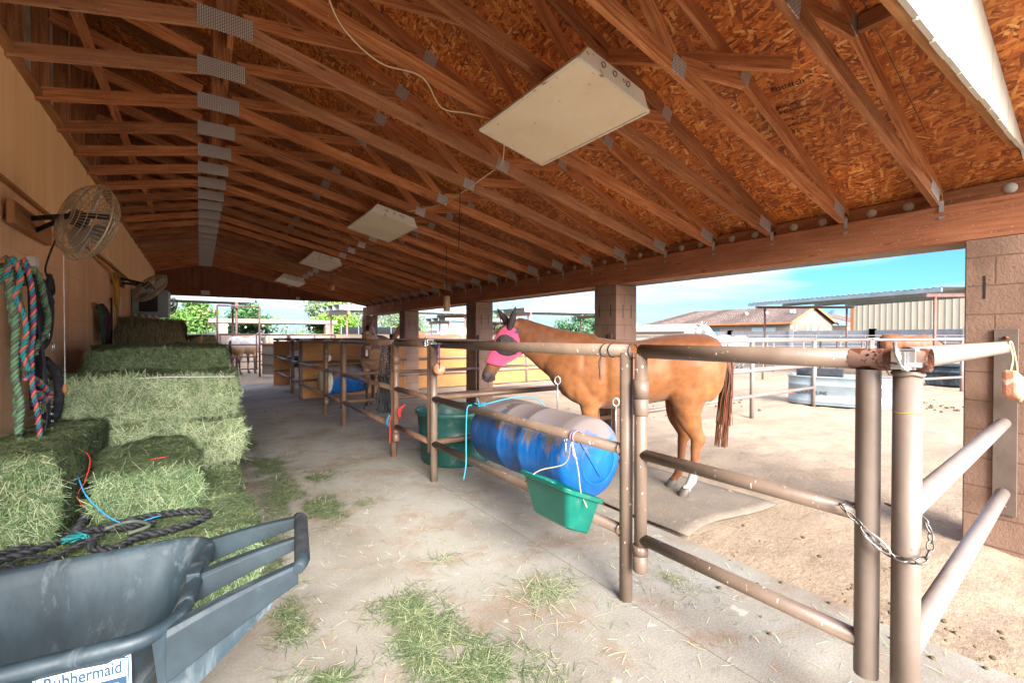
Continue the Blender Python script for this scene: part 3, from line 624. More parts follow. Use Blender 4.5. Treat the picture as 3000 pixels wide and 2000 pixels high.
# chain round the two thick posts
def chain(pts, lab):
    t = thing('chain', lab, 'chain', pts[0]); mb = MB(); pts = spline(pts, 14); L_ = 0; acc = 0; k = 0
    for a, b in zip(pts[:-1], pts[1:]):
        acc += (b-a).length
        if acc < .027: continue
        acc = 0; k += 1; d = (b-a).normalized(); u = d.cross(V((0,0,1))).normalized(); v = d.cross(u)
        u2 = (u*math.cos(k*1.57+.5)+v*math.sin(k*1.57+.5)); c = a
        ring = [c+d*(.018*math.cos(q*math.pi/6))+u2*(.0095*math.sin(q*math.pi/6)) for q in range(13)]
        mb.tube(ring, .0032, 6, False)
    mb.build('link', M['steel'], t); return t
r_ = .046
ch = chain([(XF+.03, .665, .84), (XF-r_, .665, .845), (XF-r_-.003, .61, .80), (XF-r_-.006, .56, .745), (XF-r_-.005, .50, .725), (XF-.04, .445, .74), (XF+.02, .44, .79), (XF+.05, .47, .84), (XF+.055, .56, .86)], 'rusty steel chain looped around the two thick gate posts')
mb = MB(); c0, c1 = V((XF-r_-.008, .60, .785)), V((XF-r_-.01, .525, .735)); d = (c1-c0).normalized(); u = d.cross(V((-1,0,0))).normalized()
mb.tube([c0+(c1-c0)*(.5-.5*math.cos(q*math.pi/10))+u*(.014*math.sin(q*math.pi/10)) for q in range(21)], .0042, 8, False); mb.build('snap_link', M['chrome'], ch)
# partitions between stalls (rails from aisle fence to pillars)
PG = 'pipe partitions between the stalls'
def partition(y, x0, x1, m, label, zs=ZR3, name='stall_partition', posts=(), grp=PG):
    t = thing(name, label, 'fence panel', (x0, y, 0), 0, grp)
    rails((x0+.03, y), (x1, y), 'rail', m, t, zs, (.03,)*len(zs))
    for x in posts: post(x, y, -.1, zs[-1], .034, m, t)
    return t
for y, lab in ((4.24, 'dark pipe partition behind the green stock tank'), (7.70, 'dark pipe partition in front of the dark bay horse legs')):
    t = partition(y, XF, XB-.0, M['pipe_dark'], lab)
    mb = MB(); mb.box((XB-.11, y-.03, .25), (XB-.0, y+.03, 1.46)) if False else mb.box((XB-.012, y-.03, .25), (XB-.001, y+.05, 1.48)); mb.build('mount_plate', M['pipe_dark'], t)
# plywood-lined partition
def plyfence(y, x0, x1, lab, front=1, z1=1.27, z0=0.0, m=M['pipe_dark'], posts=()):
    t = thing('plywood_partition', lab, 'fence panel', (x0, y, 0), 0, 'plywood lined partitions'); x = x0
    while x < x1-.05:
        xn = min(x+2.44, x1); mb = MB(); mb.box((x+.004, y, z0), (xn-.004, y+.016, z1)); mb.build('plywood_sheet', M['plywood'], t); x = xn
    rails((x0, y-.04*front), (x1, y-.04*front), 'rail', m, t, (.42, .84, 1.36), (.03, .03, .035))
    for x in posts: post(x, y-.04, -.1, 1.36, .032, m, t)
    return t
plyfence(11.50, XF+.05, XB, 'orange plywood partition behind the blue and white barrel')
plyfence(11.72, XB+.42, 10.4, 'orange plywood fence with pale rails outside beyond the pillars', 1, 1.15, .02, M['pipe_far'], (6.6, 8.6))
t = plyfence(15.16, XF-.12, XB, 'weathered plywood end of the last stall', 1, 1.3)
# ---- outdoor pens
OF = 'dusty pipe fences of the outdoor pens'
def fence(pts, lab, m=M['pipe_far'], zs=(.36, .82, 1.36), step=2.45, rr=.032, name='pen_fence', grp=OF, pr=.04):
    t = thing(name, lab, 'fence', (pts[0][0], pts[0][1], 0), 0, grp)
    for z in zs: mb = MB(); mb.tube([(x, y, z) for x, y in pts], rr, 8); mb.build('rail', m, t)
    for a, b in zip(pts[:-1], pts[1:]):
        d = V((b[0]-a[0], b[1]-a[1], 0)); n = max(1, round(d.length/step))
        for k in range(n): p = V((a[0], a[1], 0))+d*k/n; post(p.x, p.y, -.15, zs[-1], pr, m, t, 'post', 8)
    post(pts[-1][0], pts[-1][1], -.15, zs[-1], pr, m, t, 'post', 8); return t
fence([(4.95, 4.33), (8.26, 4.33), (10.75, 4.33)], 'pale pipe fence running out from the pillar behind the chestnut horse', step=2.6)
fence([(10.82, 4.34), (13.2, 4.1)], 'short two-rail pipe fence passing over the galvanised tank', zs=(.86, 1.36), step=3)
fence([(13.25, 4.08), (16.75, 3.2), (24.5, 1.2)], 'pipe fence right of the galvanised tank, crossing behind the thick posts', step=3.6)
fence([(4.95, .65), (8, .65), (14.5, .65)], 'pipe fence running out from the near pillar', step=3)
fence([(4.95, 8.02), (10, 8.02), (16, 8.02), (24, 7.6)], 'long low pipe fence behind the white horse', step=3)
fence([(16.2, 9.8), (23, 9.0), (32, 7.2), (36, 4.2)], 'farther pipe fence behind the pale grey horse', M['pipe_far'], (.45, .9, 1.35), 3.5, .028)
fence([(5.5, 15.6), (12, 15.6), (21, 15.4)], 'distant pipe fence left of the chestnut horse', M['pipe_far'], (.4, .85, 1.33), 3.2, .028)
fence([(19, 16.5), (29, 15.8), (38, 9.5), (40, 5.5)], 'thin far wire and pipe fence before the grey wall', M['pipe_far'], (.3, .55, .8, 1.05, 1.3, 1.5), 1.6, .018, 'wire_fence', None, .026)
# pen with tall walk-through frame at the far end of the aisle
t = thing('pen_gate', 'tall red-brown pipe gate frame in front of the roan horse', 'gate', (.58, 18.75, 0)); m = M['pipe_red']
for x in (.52, 1.80): post(x, 18.75, -.05, 2.52, .032, m, t, 'frame_post', 8)
mb = MB(); mb.tube([(.52, 18.75, 2.52), (1.8, 18.75, 2.5)], .03, 8); mb.build('top_bar', m, t)
for z in (.28, .72, 1.15, 1.52): mb = MB(); mb.tube([(.56, 18.72, z), (1.74, 18.72, z)], .024, 8); mb.build('rail', m, t)
for x in (.6, 1.7): post(x, 18.72, .28, 1.52, .024, m, t, 'stile', 8)
t = thing('boarded_fence', 'red-brown pipe fence with grey boards right of the gate frame', 'fence panel', (1.85, 18.8, 0))
for z in (.42, .8, 1.15, 1.5): mb = MB(); mb.tube([(1.85, 18.75, z), (2.62, 18.2, z)], .024, 8); mb.build('rail', m, t)
for z in (.06, .44, .82):
    mb = MB(); mb.prism8([(1.88, 18.79, z), (2.58, 18.27, z), (2.6, 18.30, z), (1.9, 18.82, z), (1.88, 18.79, z+.34), (2.58, 18.27, z+.34), (2.6, 18.30, z+.34), (1.9, 18.82, z+.34)]); mb.build('board', M['greywood'], t)
post(2.64, 18.2, -.05, 1.52, .034, m, t, 'post', 8)
fence([(2.7, 18.2), (5.0, 21.2)], 'red-brown pipe fence behind the roan horse', M['pipe_red'], (.42, .8, 1.15, 1.5), 2.4, .024, grp=None)
fence([(-3.5, 21.0), (1.9, 21.4), (5.0, 21.2)], 'red-brown back fence of the roan horse pen', M['pipe_red'], (.42, .8, 1.15, 1.5), 2.4, .024, grp=None)
t = thing('small_gate', 'pale blue-grey pipe gate left of the tall frame', 'gate', (-1, 18.9, 0))
for z in (.3, .7, 1.1, 1.5): mb = MB(); mb.tube([(-1.6, 18.8, z), (.36, 18.8, z)], .028, 8); mb.build('rail', M['galvlight'], t)
for x in (-1.6, .38): post(x, 18.8, 0, 1.55, .035, M['galvlight'], t, 'post', 8)

# ------------------------------------------------------------ things in and on the stalls
# blue barrel feeder lying along the fence
def barrel(c, ax, r, ln, m, lab, cat='barrel', endm=None, name='plastic_barrel'):
    c = V(c); ax = V(ax).normalized(); t = thing(name, lab, cat, c)
    prof = [(0, -.012), (r*.80, -.012), (r*.84, .0), (r*.95, .012), (r, .05), (r, .10), (r*1.006, .11), (r*1.006, .135), (r, .145), (r, ln*.38), (r*1.009, ln*.385), (r*1.009, ln*.41), (r, ln*.415), (r, ln*.62), (r*1.009, ln*.625), (r*1.009, ln*.65), (r, ln*.655), (r, ln-.05), (r*.95, ln-.01), (r*.84, ln), (r*.8, ln-.02), (0, ln-.02)]
    mb = MB(); mb.lathe(prof, c, ax, 48); mb.build('shell', m, t)
    if endm: mb = MB(); mb.lathe([(0, -.016), (r*.93, -.016), (r*.95, -.006)], c, ax, 40); mb.build('end_cap', endm, t)
    return t
bc = V((2.245, 2.27, .60)); bt = barrel(bc, (.0, 1, .0), .282, 1.27, M['blue'], 'dirty blue plastic barrel tied lengthwise to the near pipe panel')
mb = MB(); mb.lathe([(.15, -.018), (.158, -.022), (.166, -.014)], bc+V((.03, 0, -.02)), (0, 1, 0), 36); mb.beam(bc+V((-.17, -.017, .19)), bc+V((.05, -.017, -.12)), .02, .008, (0,-1,0)); mb.build('moulded_ring', M['blue'], bt)
mb = MB(); a_ = [(2.30+.24*math.cos(t_), 3.35, .80+.14*math.sin(t_)) for t_ in [math.pi*k/12 for k in range(13)]]
rings = []
for y, s_ in ((2.75, .55), (2.95, .9), (3.3, 1.0), (3.52, .98)):
    rings.append([(2.28+.25*s_*math.cos(math.pi*k/12), y, .76+.13*s_*math.sin(math.pi*k/12)) for k in range(13)] + [(2.28+.225*s_*math.cos(math.pi*(12-k)/12), y, .74+.11*s_*math.sin(math.pi*(12-k)/12)) for k in range(13)])
mb.loft(rings, False); mb.build('raised_lip', M['blue'], bt)
for (x, y, h) in ((2.30, 2.72, .20), (2.50, 2.30, .22)):
    t = thing('eye_bolt', 'long zinc eye bolt standing out of the blue barrel, %s' % ('farther one near its middle' if y > 2.5 else 'nearer one beside the fence post'), 'eye bolt', (x, y, .86))
    zt = .60+math.sqrt(max(0, .282**2-(x-2.245)**2)); mb = MB(); mb.tube([(x, y, zt-.02), (x, y, zt+h)], .006, 8); mb.build('shank', M['chrome'], t)
    mb = MB(); mb.tube([(x+.022*math.sin(a)*.7, y-.022*math.sin(a)*.7, zt+h+.03-.03*math.cos(a)) for a in [2*math.pi*k/16 for k in range(17)]], .006, 8, False); mb.build('eye', M['chrome'], t)
# twines on the barrel
def twine(pts, r, m, name, lab, cat='twine', n=8, seg=6, **k):
    mb = MB(); mb.tube(spline(pts, n), r, seg); o = mb.build(name, m); tag(o, lab, cat, k.get('group')); return o
twine([(XF+.0, 3.42, .86), (XF-.045, 3.42, .83), (XF-.05, 3.43, .6), (XF-.045, 3.44, .40), (XF-.06, 3.42, .33), (XF-.07, 3.44, .22)], .006, M['ltblue'], 'baling_twine', 'light blue twine hanging from the middle rail at the far end of the blue barrel')
twine([(XF-.01, 3.30, .86), (XF+.06, 3.2, .90), (2.15, 3.15, .93), (2.35, 3.1, .93), (2.5, 3.05, .80)], .005, M['ltblue'], 'baling_twine', 'light blue twine knotted over the top of the blue barrel')
mb = MB()
for k in range(9): mb.tube([(XF+.01, 3.30, .87), (XF+random.uniform(-.04, .08), 3.30+random.uniform(-.06, .06), .87+random.uniform(-.02, .08))], .003, 5)
tag(mb.build('twine_knot', M['ltblue']), 'frayed light blue knot on the middle rail above the barrel', 'knot')
# green hanging feeder
t = thing('hanging_feeder', 'teal green plastic feeder hanging in front of the blue barrel', 'feeder', (1.72, 2.15, .35))
def rect_ring(xc, yc, z, hx, hy, r=.03, tilt=0, n=5):
    out = []
    for sx, sy, a0 in ((1, 1, 0), (-1, 1, 90), (-1, -1, 180), (1, -1, 270)):
        for k in range(n+1):
            a = R(a0+90*k/n); x = xc+sx*(hx-r)+r*math.cos(a); y = yc+sy*(hy-r)+r*math.sin(a); out.append((x, y, z+tilt*(x-xc)))
    return out
fx, fy = 1.79, 2.09; TL = -.42
RR = [rect_ring(fx+.01, fy, .32, .080, .15, .03, TL), rect_ring(fx, fy, .335, .09, .165, .03, TL), rect_ring(fx, fy, .53, .128, .212, .035, TL), rect_ring(fx, fy, .535, .15, .232, .04, TL), rect_ring(fx, fy, .56, .15, .232, .04, TL), rect_ring(fx, fy, .56, .143, .225, .04, TL), rect_ring(fx, fy, .545, .122, .206, .035, TL), rect_ring(fx, fy, .345, .085, .16, .03, TL)]
mb = MB(); mb.loft(RR[::-1], True); o = mb.build('tub', M['green'], t)
for p in o.data.polygons: p.use_smooth = False
bev(o, .004)
twine([(fx-.1, fy+.24, .52), (fx-.02, fy+.18, .60), (XF-.06, fy+.05, .66), (XF-.055, fy-.0, .79)], .004, M['twine'], 'feeder_rope', 'left straw rope holding the green feeder', 'rope')
twine([(XF-.055, fy-.02, .78), (XF-.07, fy-.08, .66), (fx+.0, fy-.18, .56), (fx-.02, fy-.25, .50)], .004, M['twine'], 'feeder_rope', 'right straw rope holding the green feeder', 'rope')
t = thing('tie_strap', 'faded lavender strap looped round the middle rail above the green feeder', 'strap', (XF, 2.16, .82))
mb = MB()
for k, dy in enumerate((0, .022)): mb.lathe([(.036, -.010), (.039, -.010), (.039, .010), (.036, .010)], (XF, 2.10+dy, .825), (0, 1, .15*k), 20)
mb.tube([(XF-.036, 2.10, .80), (XF-.04, 2.09, .72), (XF-.035, 2.06, .70)], .009, 6); mb.build('webbing', M['lav'], t)
mb = MB(); mb.tube([(XF-.042, 2.15, .80), (XF-.046, 2.15, .74), (XF-.045, 2.14, .71)], .005, 6); mb.tube([(XF-.046+.0*a, 2.15+.012*math.sin(a), .80+.012*math.cos(a)) for a in [2*math.pi*k/10 for k in range(11)]], .003, 6, False); mb.build('snap', M['chrome'], t)
# cable ties
for y, lab in ((1.86, 'loose black cable tie with hanging tail on the top rail'), (1.80, 'black cable tie tight round the top rail'), (1.655, 'black cable tie joining gate and fence post at the top rail')):
    t = MB(); t.lathe([(.0375, -.004), (.0405, -.004), (.0405, .004), (.0375, .004)], (XF, y, 1.37), (0, 1, .25 if y > 1.82 else 0), 24)
    if y > 1.85: t.tube([(XF-.03, y-.0, 1.345), (XF-.05, y-.005, 1.30), (XF-.052, y-.008, 1.26), (XF-.05, y-.01, 1.20)], [.004, .006, .005, .002], 6)
    tag(t.build('cable_tie', M['black']), lab, 'cable tie')
# green stock tank
t = thing('stock_tank', 'round green stock tank with teal stains behind the second post', 'stock tank', (2.50, 4.80, 0))
mb = MB(); mb.lathe([(0, .0), (.38, 0), (.40, .03), (.425, .30), (.44, .31), (.44, .33), (.43, .34), (.455, .55), (.475, .56), (.478, .60), (.455, .605), (.445, .58), (.42, .34), (.385, .05), (0, .04)], (2.50, 4.80, 0), (0,0,1), 48); mb.build('tub', M['tubgreen'], t)
mb = MB(); mb.lathe([(0, .30), (.40, .30)], (2.50, 4.80, 0), (0,0,1), 32); mb.build('water', M['glass'], t)
# dark barrel in the third stall
barrel((2.0, 9.25, .60), (.92, .30, 0), .285, .8, M['blue'], 'dark blue barrel with a dirty white end lying in the third stall', 'barrel', M['enamel'])
# galvanised tank outside with writing
cx, cy = 11.28, 4.08
t = thing('galvanised_tank', 'oval galvanised stock tank with lettering standing in the sandy pen', 'stock tank', (cx, cy, 0))
def oval(hx, hy, z, n=48, c=(cx, cy), rot=R(-72)):
    P = []
    for k in range(n):
        a = 2*math.pi*k/n; e = .62; x = hx*abs(math.cos(a))**e*(1 if math.cos(a) > 0 else -1); y = hy*abs(math.sin(a))**e*(1 if math.sin(a) > 0 else -1)
        P.append((c[0]+x*math.cos(rot)-y*math.sin(rot), c[1]+x*math.sin(rot)+y*math.cos(rot), z))
    return P
TW, TD = .9, .44; prof = [(0, .0), (0, .05), (.012, .07), (.0, .09), (0, .2), (-.006, .215), (0, .23), (.0, .40), (.012, .415), (0, .43), (0, .56), (.02, .575), (.02, .60), (-.005, .605), (-.02, .57), (-.03, .1)]
mb = MB(); mb.loft([oval(TW+d, TD+d, z) for d, z in prof], False); mb.loft([oval(TW-.04, TD-.04, z) for z in (.10, .104)], True); mb.build('shell', M['galvlight'], t)
vd = V((-math.sin(R(0)), 0, 0))
# direction from tank to camera decides which long side carries the print: it is the -Y/-X long side
rotd = R(-72); lx = V((math.cos(rotd), math.sin(rotd), 0)); ly = V((-math.sin(rotd), math.cos(rotd), 0)); side = -1
fc = V((cx, cy, 0))+ly*(-TD-.005)*1; 
if (V((0,0,0))-fc).dot(-ly) < 0: fc = V((cx, cy, 0))+ly*(TD+.005); side = 1
nrm = -ly if side == -1 else ly; xr = V((0,0,1)).cross(nrm)
for body, off, sz in (('C', .25, .12), ('OUNTY', .415, .095), ('L', .595, .12), ('INE', .70, .095)):
    text_obj(body, 'lettering', M['tankink'], sz, t, frame_m(fc+xr*(off-.93)+V((0,0,.25)), xr, (0,0,1)), .001)
mb = MB(); q = fc+xr*(.12-.93)+V((0,0,.26))+nrm*.002; mb.loft([[q+xr*(.055*math.cos(a))+V((0,0,.055*math.sin(a)))+nrm*dz for a in [R(90+120*k+s_) for k in range(3) for s_ in (-22, 22)]] for dz in (0, .002)], True); mb.build('logo', M['orange'], t)
mb = MB(); mb.loft([[q+xr*(.022*math.cos(a))+V((0,0,.022*math.sin(a)-.004))+nrm*dz for a in [R(90+72*k) for k in range(5)]] for dz in (0.002, .004)], True); mb.build('logo_star', M['white'], t)
t2 = thing('pipe_cover', 'black ribbed half pipe laid over the galvanised tank', 'pipe section', (cx-.1, cy, .6))
mb = MB(); rings = []
for k in range(46):
    u = -.42+.84*k/45; r = .19+(.008 if k % 2 else -.004); o_ = V((cx, cy, .585))+lx*(-.32)+ly*u*.0+lx*u
    rings.append([o_+ly*(r*math.cos(math.pi*j/16))+V((0,0,r*.85*math.sin(math.pi*j/16))) for j in range(17)]+[o_+ly*((r-.015)*math.cos(math.pi*(16-j)/16))+V((0,0,(r-.015)*.85*math.sin(math.pi*(16-j)/16))) for j in range(17)])
mb.loft(rings, True); mb.build('shell', M['black'], t2)
# black feed bunk far right
t = thing('feed_bunk', 'dark grey plastic feed bunk at the right beside the bay horse', 'trough', (18.2, 3.9, 0))
mb = MB(); mb.prism8([(17.9, 3.2, .0), (18.5, 3.2, .0), (18.5, 4.2, .0), (17.9, 4.2, .0), (17.8, 3.1, .55), (18.6, 3.1, .55), (18.6, 4.3, .55), (17.8, 4.3, .55)]); bev(mb.build('trough', M['cart'], t), .04)
mb = MB(); mb.box((17.74, 3.04, .38), (18.66, 4.36, .46)); mb.box((17.76, 3.06, .56), (18.64, 4.34, .64)); bev(mb.build('rim', M['cart'], t), .02)
# salt block on purple rope by post 2, salt lick on pillar plate
t = thing('salt_block', 'rounded pink salt block hanging on purple rope below the top rail', 'salt block', (XF-.02, 4.03, 1.12))
mb = MB(); sb = V((XF-.02, 4.02, 1.135)); mb.lathe([(0, -.05), (.04, -.045), (.058, -.02), (.062, .01), (.052, .035), (.03, .045), (0, .055)], sb, (1, .35, 0), 9, 0, False, False); o = mb.build('salt', M['salt'], t); bev(o, .01)
mb = MB(); mb.tube([sb+V((-.02, 0, .03)), sb+V((-.02, 0, .22))], .005, 6); mb.tube([sb+V((-.02, -.05, -.0)), sb+V((-.02, -.045, .22))], .005, 6)
for k in range(9): mb.tube([sb+V((-.025, -.04+random.uniform(-.02, .02), .23)), sb+V((-.04, -.04+random.uniform(-.03, .03), .12+random.random()*.05))], .004, 5)
mb.build('rope', M['purple'], t)
t = thing('salt_lick', 'bitten orange salt lick hanging on rope beside the pillar plate', 'salt lick', (4.05, .60, 1.16))
sb = V((4.24, .575, 1.15)); mb = MB(); mb.prism8([sb+V(q)*.125 for q in ((-.62,-.3,-.62),(.75,-.3,-.95),(.75,.3,-.95),(-.62,.3,-.62),(-.95,-.3,.75),(.95,-.3,.35),(.95,.3,.35),(-.95,.3,.75))]); o = mb.build('salt', M['salt'], t); bev(o, .022, 3)
mb = MB(); mb.tube(spline([sb+V((-.10, 0, .07)), sb+V((-.02, .0, .16)), sb+V((.02, .02, .25)), sb+V((.10, .02, .25)), sb+V((.11, .0, .1)), sb+V((.12, 0, -.03))], 6), .006, 7)
for k in range(3): mb.tube(spline([sb+V((.12, -.01, -.02)), sb+V((.15+.02*k, -.02, -.06)), sb+V((.12+.03*k, -.01, -.12)), sb+V((.16, 0, -.05))], 5), .009, 7)
mb.build('rope', M['twine'], t)
t = thing('hanging_salt', 'small grey salt stone on a wire in the third stall', 'salt block', (2.1, 9.0, 1.0))
mb = MB(); mb.ball((2.05, 9.2, 1.03), .05, 8, 6, 0, (1, .6, 1.4)); mb.build('salt', M['enamel'], t)
mb = MB(); mb.tube([(2.05, 9.2, 1.08), (2.03, 9.2, 1.36)], .004, 5); mb.tube([(2.07, 9.2, 1.06), (2.05, 9.22, 1.36)], .004, 5); mb.build('wire', M['galv'], t)
# small green feeder at the last stall + window-like bracket
t = thing('small_feeder', 'small green feeder hung inside the farthest aisle panel', 'feeder', (2.1, 13.6, .7))
mb = MB(); mb.loft([rect_ring(2.15, 13.5, .62, .12, .13), rect_ring(2.15, 13.5, .87, .16, .18), rect_ring(2.15, 13.5, .88, .19, .21), rect_ring(2.15, 13.5, .91, .19, .21)], True); mb.build('tub', M['tubgreen'], t)
mb = MB(); mb.box((2.05, 13.68, .05), (2.3, 13.72, 1.05)); mb.build('bracket', M['galv'], t)
# hay net
t = thing('hay_net', 'black rope hay net hanging on the second gate', 'hay net', (XF-.03, 5.55, .9))
mb = MB(); NX, NZ = 12, 12
def netp(i, j):
    u, v = i/NX, j/NZ; wd = .15*(1-.35*v) ; return V((XF+.05+.05*math.sin(3*u+v*2)+random.uniform(-.006, .006), 5.78-wd+2*wd*u, 1.345-.42*v+.02*math.sin(u*9)))
g = [[netp(i+.5*(j % 2), j) for i in range(NX)] for j in range(NZ+1)]
for j in range(NZ):
    for i in range(NX):
        mb.tube([g[j][i], g[j+1][i]], .0035, 4, False)
        i2 = i+1 if j % 2 else i-1
        if 0 <= i2 < NX: mb.tube([g[j][i], g[j+1][i2]], .0035, 4, False)
mb.build('netting', M['black'], t)
mb = MB()
for k in range(46):
    y = 5.78+random.gauss(0, .05); x = XF+.05+random.gauss(0, .03); p = [(x, y, .93)]
    for q in range(7): p.append((p[-1][0]+random.uniform(-.02, .02), p[-1][1]+random.uniform(-.03, .028)+.004, .93-.065*(q+1)-random.uniform(0, .015)))
    mb.tube(spline(p, 2), .0065, 5)
mb.build('bunched_net', M['black'], t)
mb = MB(); mb.tube(spline([(XF-.04, 5.32, .50), (XF-.06, 5.30, .42), (XF-.05, 5.32, .30), (XF-.05, 5.33, .16)], 5), .006, 6); tag(mb.build('baling_twine', M['redtwine']), 'red twine hanging on the post right of the hay net', 'twine')
mb = MB()
for k in range(8): mb.tube(spline([(XF-.04, 5.38+random.uniform(-.02,.02), .50), (XF-.06, 5.40+random.uniform(-.03,.03), .42), (XF-.05, 5.40+random.uniform(-.04,.04), .36)], 3), .005, 5)
tag(mb.build('baling_twine', M['ltblue']), 'tuft of light blue twine at the foot of the hay net', 'twine')
t = MB()
for k in range(6): t.tube(spline([(XF+.04, 5.05, .66), (XF-.02+random.uniform(-.02,.02), 5.08, .6), (XF-.02, 5.1+random.uniform(-.03,.03), .5)], 3), .005, 5)
tag(t.build('baling_twine', M['redtwine']), 'red twine tangle on the rail in front of the green tank', 'twine')
# rubber mat in the near stall
mb = MB(); n = 16; 
def matz(x, y): return .018+.03*noise.noise(V((x*1.3, y*1.3, 0)))+.01
rows = []
for j in range(n+1):
    row = []
    for i in range(n+1):
        u, v = i/n, j/n; x = 2.90+1.2*u; y = 1.97+1.75*v+.05*math.sin(u*5); row.append((x, y, .006+.014*noise.noise(V((x*1.5, y*1.5, 0)))))
    rows.append(row)
for r in rows: mb.v += [V(p) for p in r]
for j in range(n):
    for i in range(n): k = j*(n+1)+i; mb.face([k, k+1, k+n+2, k+n+1], None, 0, True)
o = mb.build('rubber_mat', M['mat']); sl = o.modifiers.new('thick', 'SOLIDIFY'); sl.thickness = .010; sl.offset = 0; tag(o, 'worn black rubber mat half buried in sand under the chestnut horse', 'mat')

# ------------------------------------------------------------ horses
def sm01(a, b, x): t = max(0, min(1, (x-a)/(b-a))); return t*t*(3-2*t)
def mixc(a, b, t): return tuple(a[i]+(b[i]-a[i])*t for i in range(3))
def ering(c, t, hz, wy, up=(0,0,1), n=20, pw=1.0, bot=1.0):
    """ellipse ring at c, across direction t; hz half height (along up), wy half width"""
    t = V(t).normalized(); side = V((0,1,0)) if abs(t.y) < .9 else V((1,0,0)); side = (side - t*side.dot(t)).normalized(); u = t.cross(side).normalized()
    if u.dot(V(up)) < 0: u = -u
    out = []
    for k in range(n):
        a = 2*math.pi*k/n; ca, sa = math.cos(a), math.sin(a)
        h = hz*(bot if sa < 0 else 1); out.append(V(c)+side*(wy*math.copysign(abs(ca)**pw, ca))+u*(h*math.copysign(abs(sa)**pw, sa)))
    return out
def path_rings(secs, n=18):
    """secs: (x,y,z,h,w[,bot]) -> rings perpendicular to the path, resampled smoothly"""
    P = spline([s[:3] for s in secs], 4); W = spline([(s[3], s[4], s[5] if len(s) > 5 else 1) for s in secs], 4); rings = []
    for i, p in enumerate(P):
        t = (P[min(i+1, len(P)-1)]-P[max(i-1, 0)]); rings.append(ering(p, t, W[i][0], W[i][1], (0,0,1) if abs(t.normalized().z) < .8 else (1,0,0), n, 1, W[i][2]))
    return rings
TORSO = [(-.80,0,1.20,.10,.09), (-.755,0,1.20,.20,.17), (-.66,0,1.20,.265,.245), (-.50,0,1.19,.29,.29), (-.32,0,1.165,.30,.285), (-.10,0,1.12,.30,.285), (.12,0,1.095,.318,.29), (.32,0,1.10,.335,.27), (.48,0,1.125,.325,.245), (.62,0,1.13,.285,.22), (.74,0,1.11,.21,.175), (.80,0,1.08,.11,.10)]
